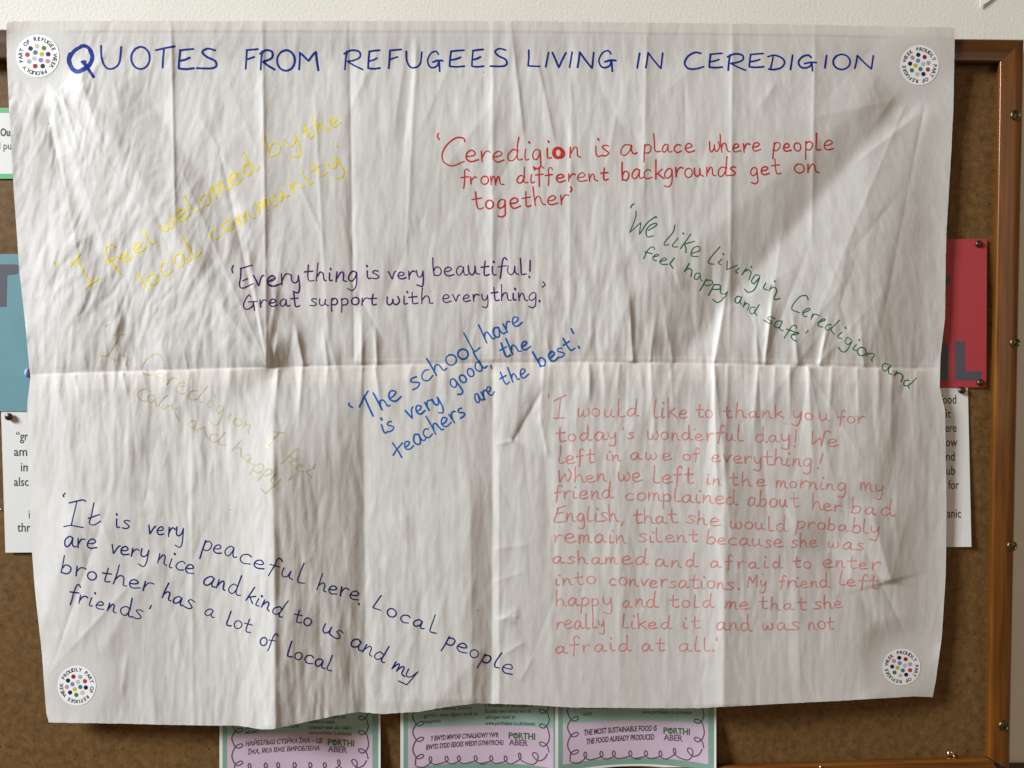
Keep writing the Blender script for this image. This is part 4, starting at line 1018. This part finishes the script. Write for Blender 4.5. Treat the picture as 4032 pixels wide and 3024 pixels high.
flyer(840+24*FS, 2700+84*FS, 1.0, 'flyer in Ukrainian, leftmost of the three mint and lilac flyers under the large paper', [
    ('www.porthiaber.co.uk/donate', 1158, 520, 1702, 522, 44, .010, 0), ('прихильник на сайті', 1158, 452, 1690, 450, 40, .014, 0), ('щомісячний', 1158, 382, 1478, 380, 40, .014, 0), ('зареєструйтесь як', 1158, 320, 1622, 316, 40, .014, 0),
    ('інших', 375, 500, 538, 492, 40, .014, 0), ('залишити достатньо для', 375, 440, 1036, 436, 40, .014, 0),
    ('НАЙБІЛЬШ СТІЙКА ЇЖА – ЦЕ', 375, 645, 1334, 622, 54, .022, .16), ('ЇЖА, ЯКА ВЖЕ ВИРОБЛЕНА', 402, 745, 1298, 718, 54, .022, .16)], .006)

# ------------------------------------------------------------------ small things
def pin(x, y, depth, label):
    c = P1(x, y, depth)
    r_ = 0.0047
    V, F = lathe([(r_, 0.0), (r_*1.0, .0004)]+[(r_*math.cos(a), .0004+.0030*math.sin(a)) for a in np.linspace(.15, 1.45, 7)]+[(0.0001, .0034)])
    V2, F2 = lathe([(.0005, 0.0), (.0005, -.006)], 8)
    root = empty('drawing_pin', c, label, 'drawing pin', 'bronzed drawing pins in the board')
    add('pin_head', V+c, F, dark_brass, root, smooth=True)
    return root
pin(35.5, 1641, .0135, 'bronze drawing pin in the white sheet at the left edge')
pin(3853, 960.5, .0126, 'bronze drawing pin at the top corner of the red sheet')
pin(3860, 1507, .0128, 'bronze drawing pin at the bottom corner of the red sheet')
pin(3787, 1537, .0130, 'bronze drawing pin at the top of the white sheet under the red one')

# blue putty at the left end of the joint
import bmesh
def blob(name, c, rx, ry, rz, m, label, cat, seed=1):
    bm = bmesh.new(); bmesh.ops.create_icosphere(bm, subdivisions=3, radius=1)
    rg = random.Random(seed)
    ks = [(Vector((rg.uniform(-1, 1), rg.uniform(-1, 1), rg.uniform(-1, 1))).normalized(), rg.uniform(-.25, .25)) for _ in range(7)]
    for v in bm.verts:
        f = 1+sum(a*max(0, v.co.dot(d))**3 for d, a in ks)
        v.co = Vector((v.co.x*rx*f, v.co.y*ry*f, v.co.z*rz*f))
    me = bpy.data.meshes.new(name); bm.to_mesh(me); bm.free(); me.materials.append(m)
    me.polygons.foreach_set('use_smooth', np.ones(len(me.polygons), bool))
    o = bpy.data.objects.new(name, me); COL.objects.link(o); o.location = c
    return tag(o, label, cat)
blob('adhesive_putty', P1(112, 1470, .0185), .0042, .0055, .0062, mat('blue_putty', hexlin(150, 170, 215), .6, vary=.05), 'small lump of pale blue sticky putty at the left edge of the large paper', 'putty')
# torn corner of another white paper above
V = np.array([P1(3859, 27, .003), P1(3866, -60, .0012), P1(3985, -60, .0012), P1(3896, 3, .0025)])
V = np.vstack([V, V+np.array([0, .0006, 0])])
tag(add('paper_scrap', V, [[0, 3, 2, 1], [4, 5, 6, 7], [0, 1, 5, 4], [1, 2, 6, 5], [2, 3, 7, 6], [3, 0, 4, 7]], mat('bright_white_paper', (.86, .86, .88), .6, vary=.01)), 'pointed corner of a white paper on the wall at the top right', 'paper')
# brass hook at the foot of the board, bent nail on the lower rail, staple at left
c = P1(3740, 2968, .011)
r = empty('brass_cup_hook', c, 'small shiny brass hook at the bottom of the board, near its lower right corner', 'hook')
def tube(pts, rad, n=10):
    pts = [np.array(p, float) for p in pts]; V, F = [], []
    for i, p in enumerate(pts):
        tg = pts[min(i+1, len(pts)-1)]-pts[max(i-1, 0)]; tg /= np.linalg.norm(tg)
        a = np.cross(tg, [0.3, 0.2, 0.9]); a /= np.linalg.norm(a); b = np.cross(tg, a)
        for k in range(n):
            V.append(p+rad*(a*math.cos(k*math.tau/n)+b*math.sin(k*math.tau/n)))
    for i in range(len(pts)-1):
        for k in range(n):
            k2 = (k+1) % n; F.append([i*n+k, i*n+k2, (i+1)*n+k2, (i+1)*n+k])
    F.append(list(range(n))); F.append([(len(pts)-1)*n+k for k in range(n)])
    return np.array(V), F
shiny = mat('shiny_brass', (0.72, 0.60, 0.32), .16, 1.0)
V, F = lathe([(.0040, 0), (.0038, .001), (.0016, .0022), (.0001, .0024)], 20); add('base_collar', V+c, F, shiny, r, smooth=True)
hk = [c+np.array([.000+.0045*math.sin(a)*.7, -.002-.006*(1-math.cos(a))*.6, -.0045*math.sin(a)+.003]) for a in np.linspace(0, 4.2, 16)]
V, F = tube(hk, .0011); add('hook_wire', V, F, shiny, r, smooth=True)
c = P1(3226, 3022, .0245)
V, F = tube([c+np.array([0, -.001, -.004]), c+np.array([0, -.002, 0]), c+np.array([.0003, -.002, .0035])], .0008)
tag(add('bent_nail', V, F, mat('bright_steel', (.75, .74, .70), .2, 1.0), smooth=True), 'tiny bright nail on the lower rail of the frame', 'nail')
c = P1(8, 2005, .0102)
V, F = tube([c+np.array([-.004, .001, -.0008]), c+np.array([-.0036, -.0012, -.0005]), c+np.array([.0038, -.0014, .0012]), c+np.array([.0042, .001, .001])], .0004, 6)
tag(add('staple', V, F, mat('bright_steel', ()), smooth=True), 'thin steel staple in the board at the left edge', 'staple')
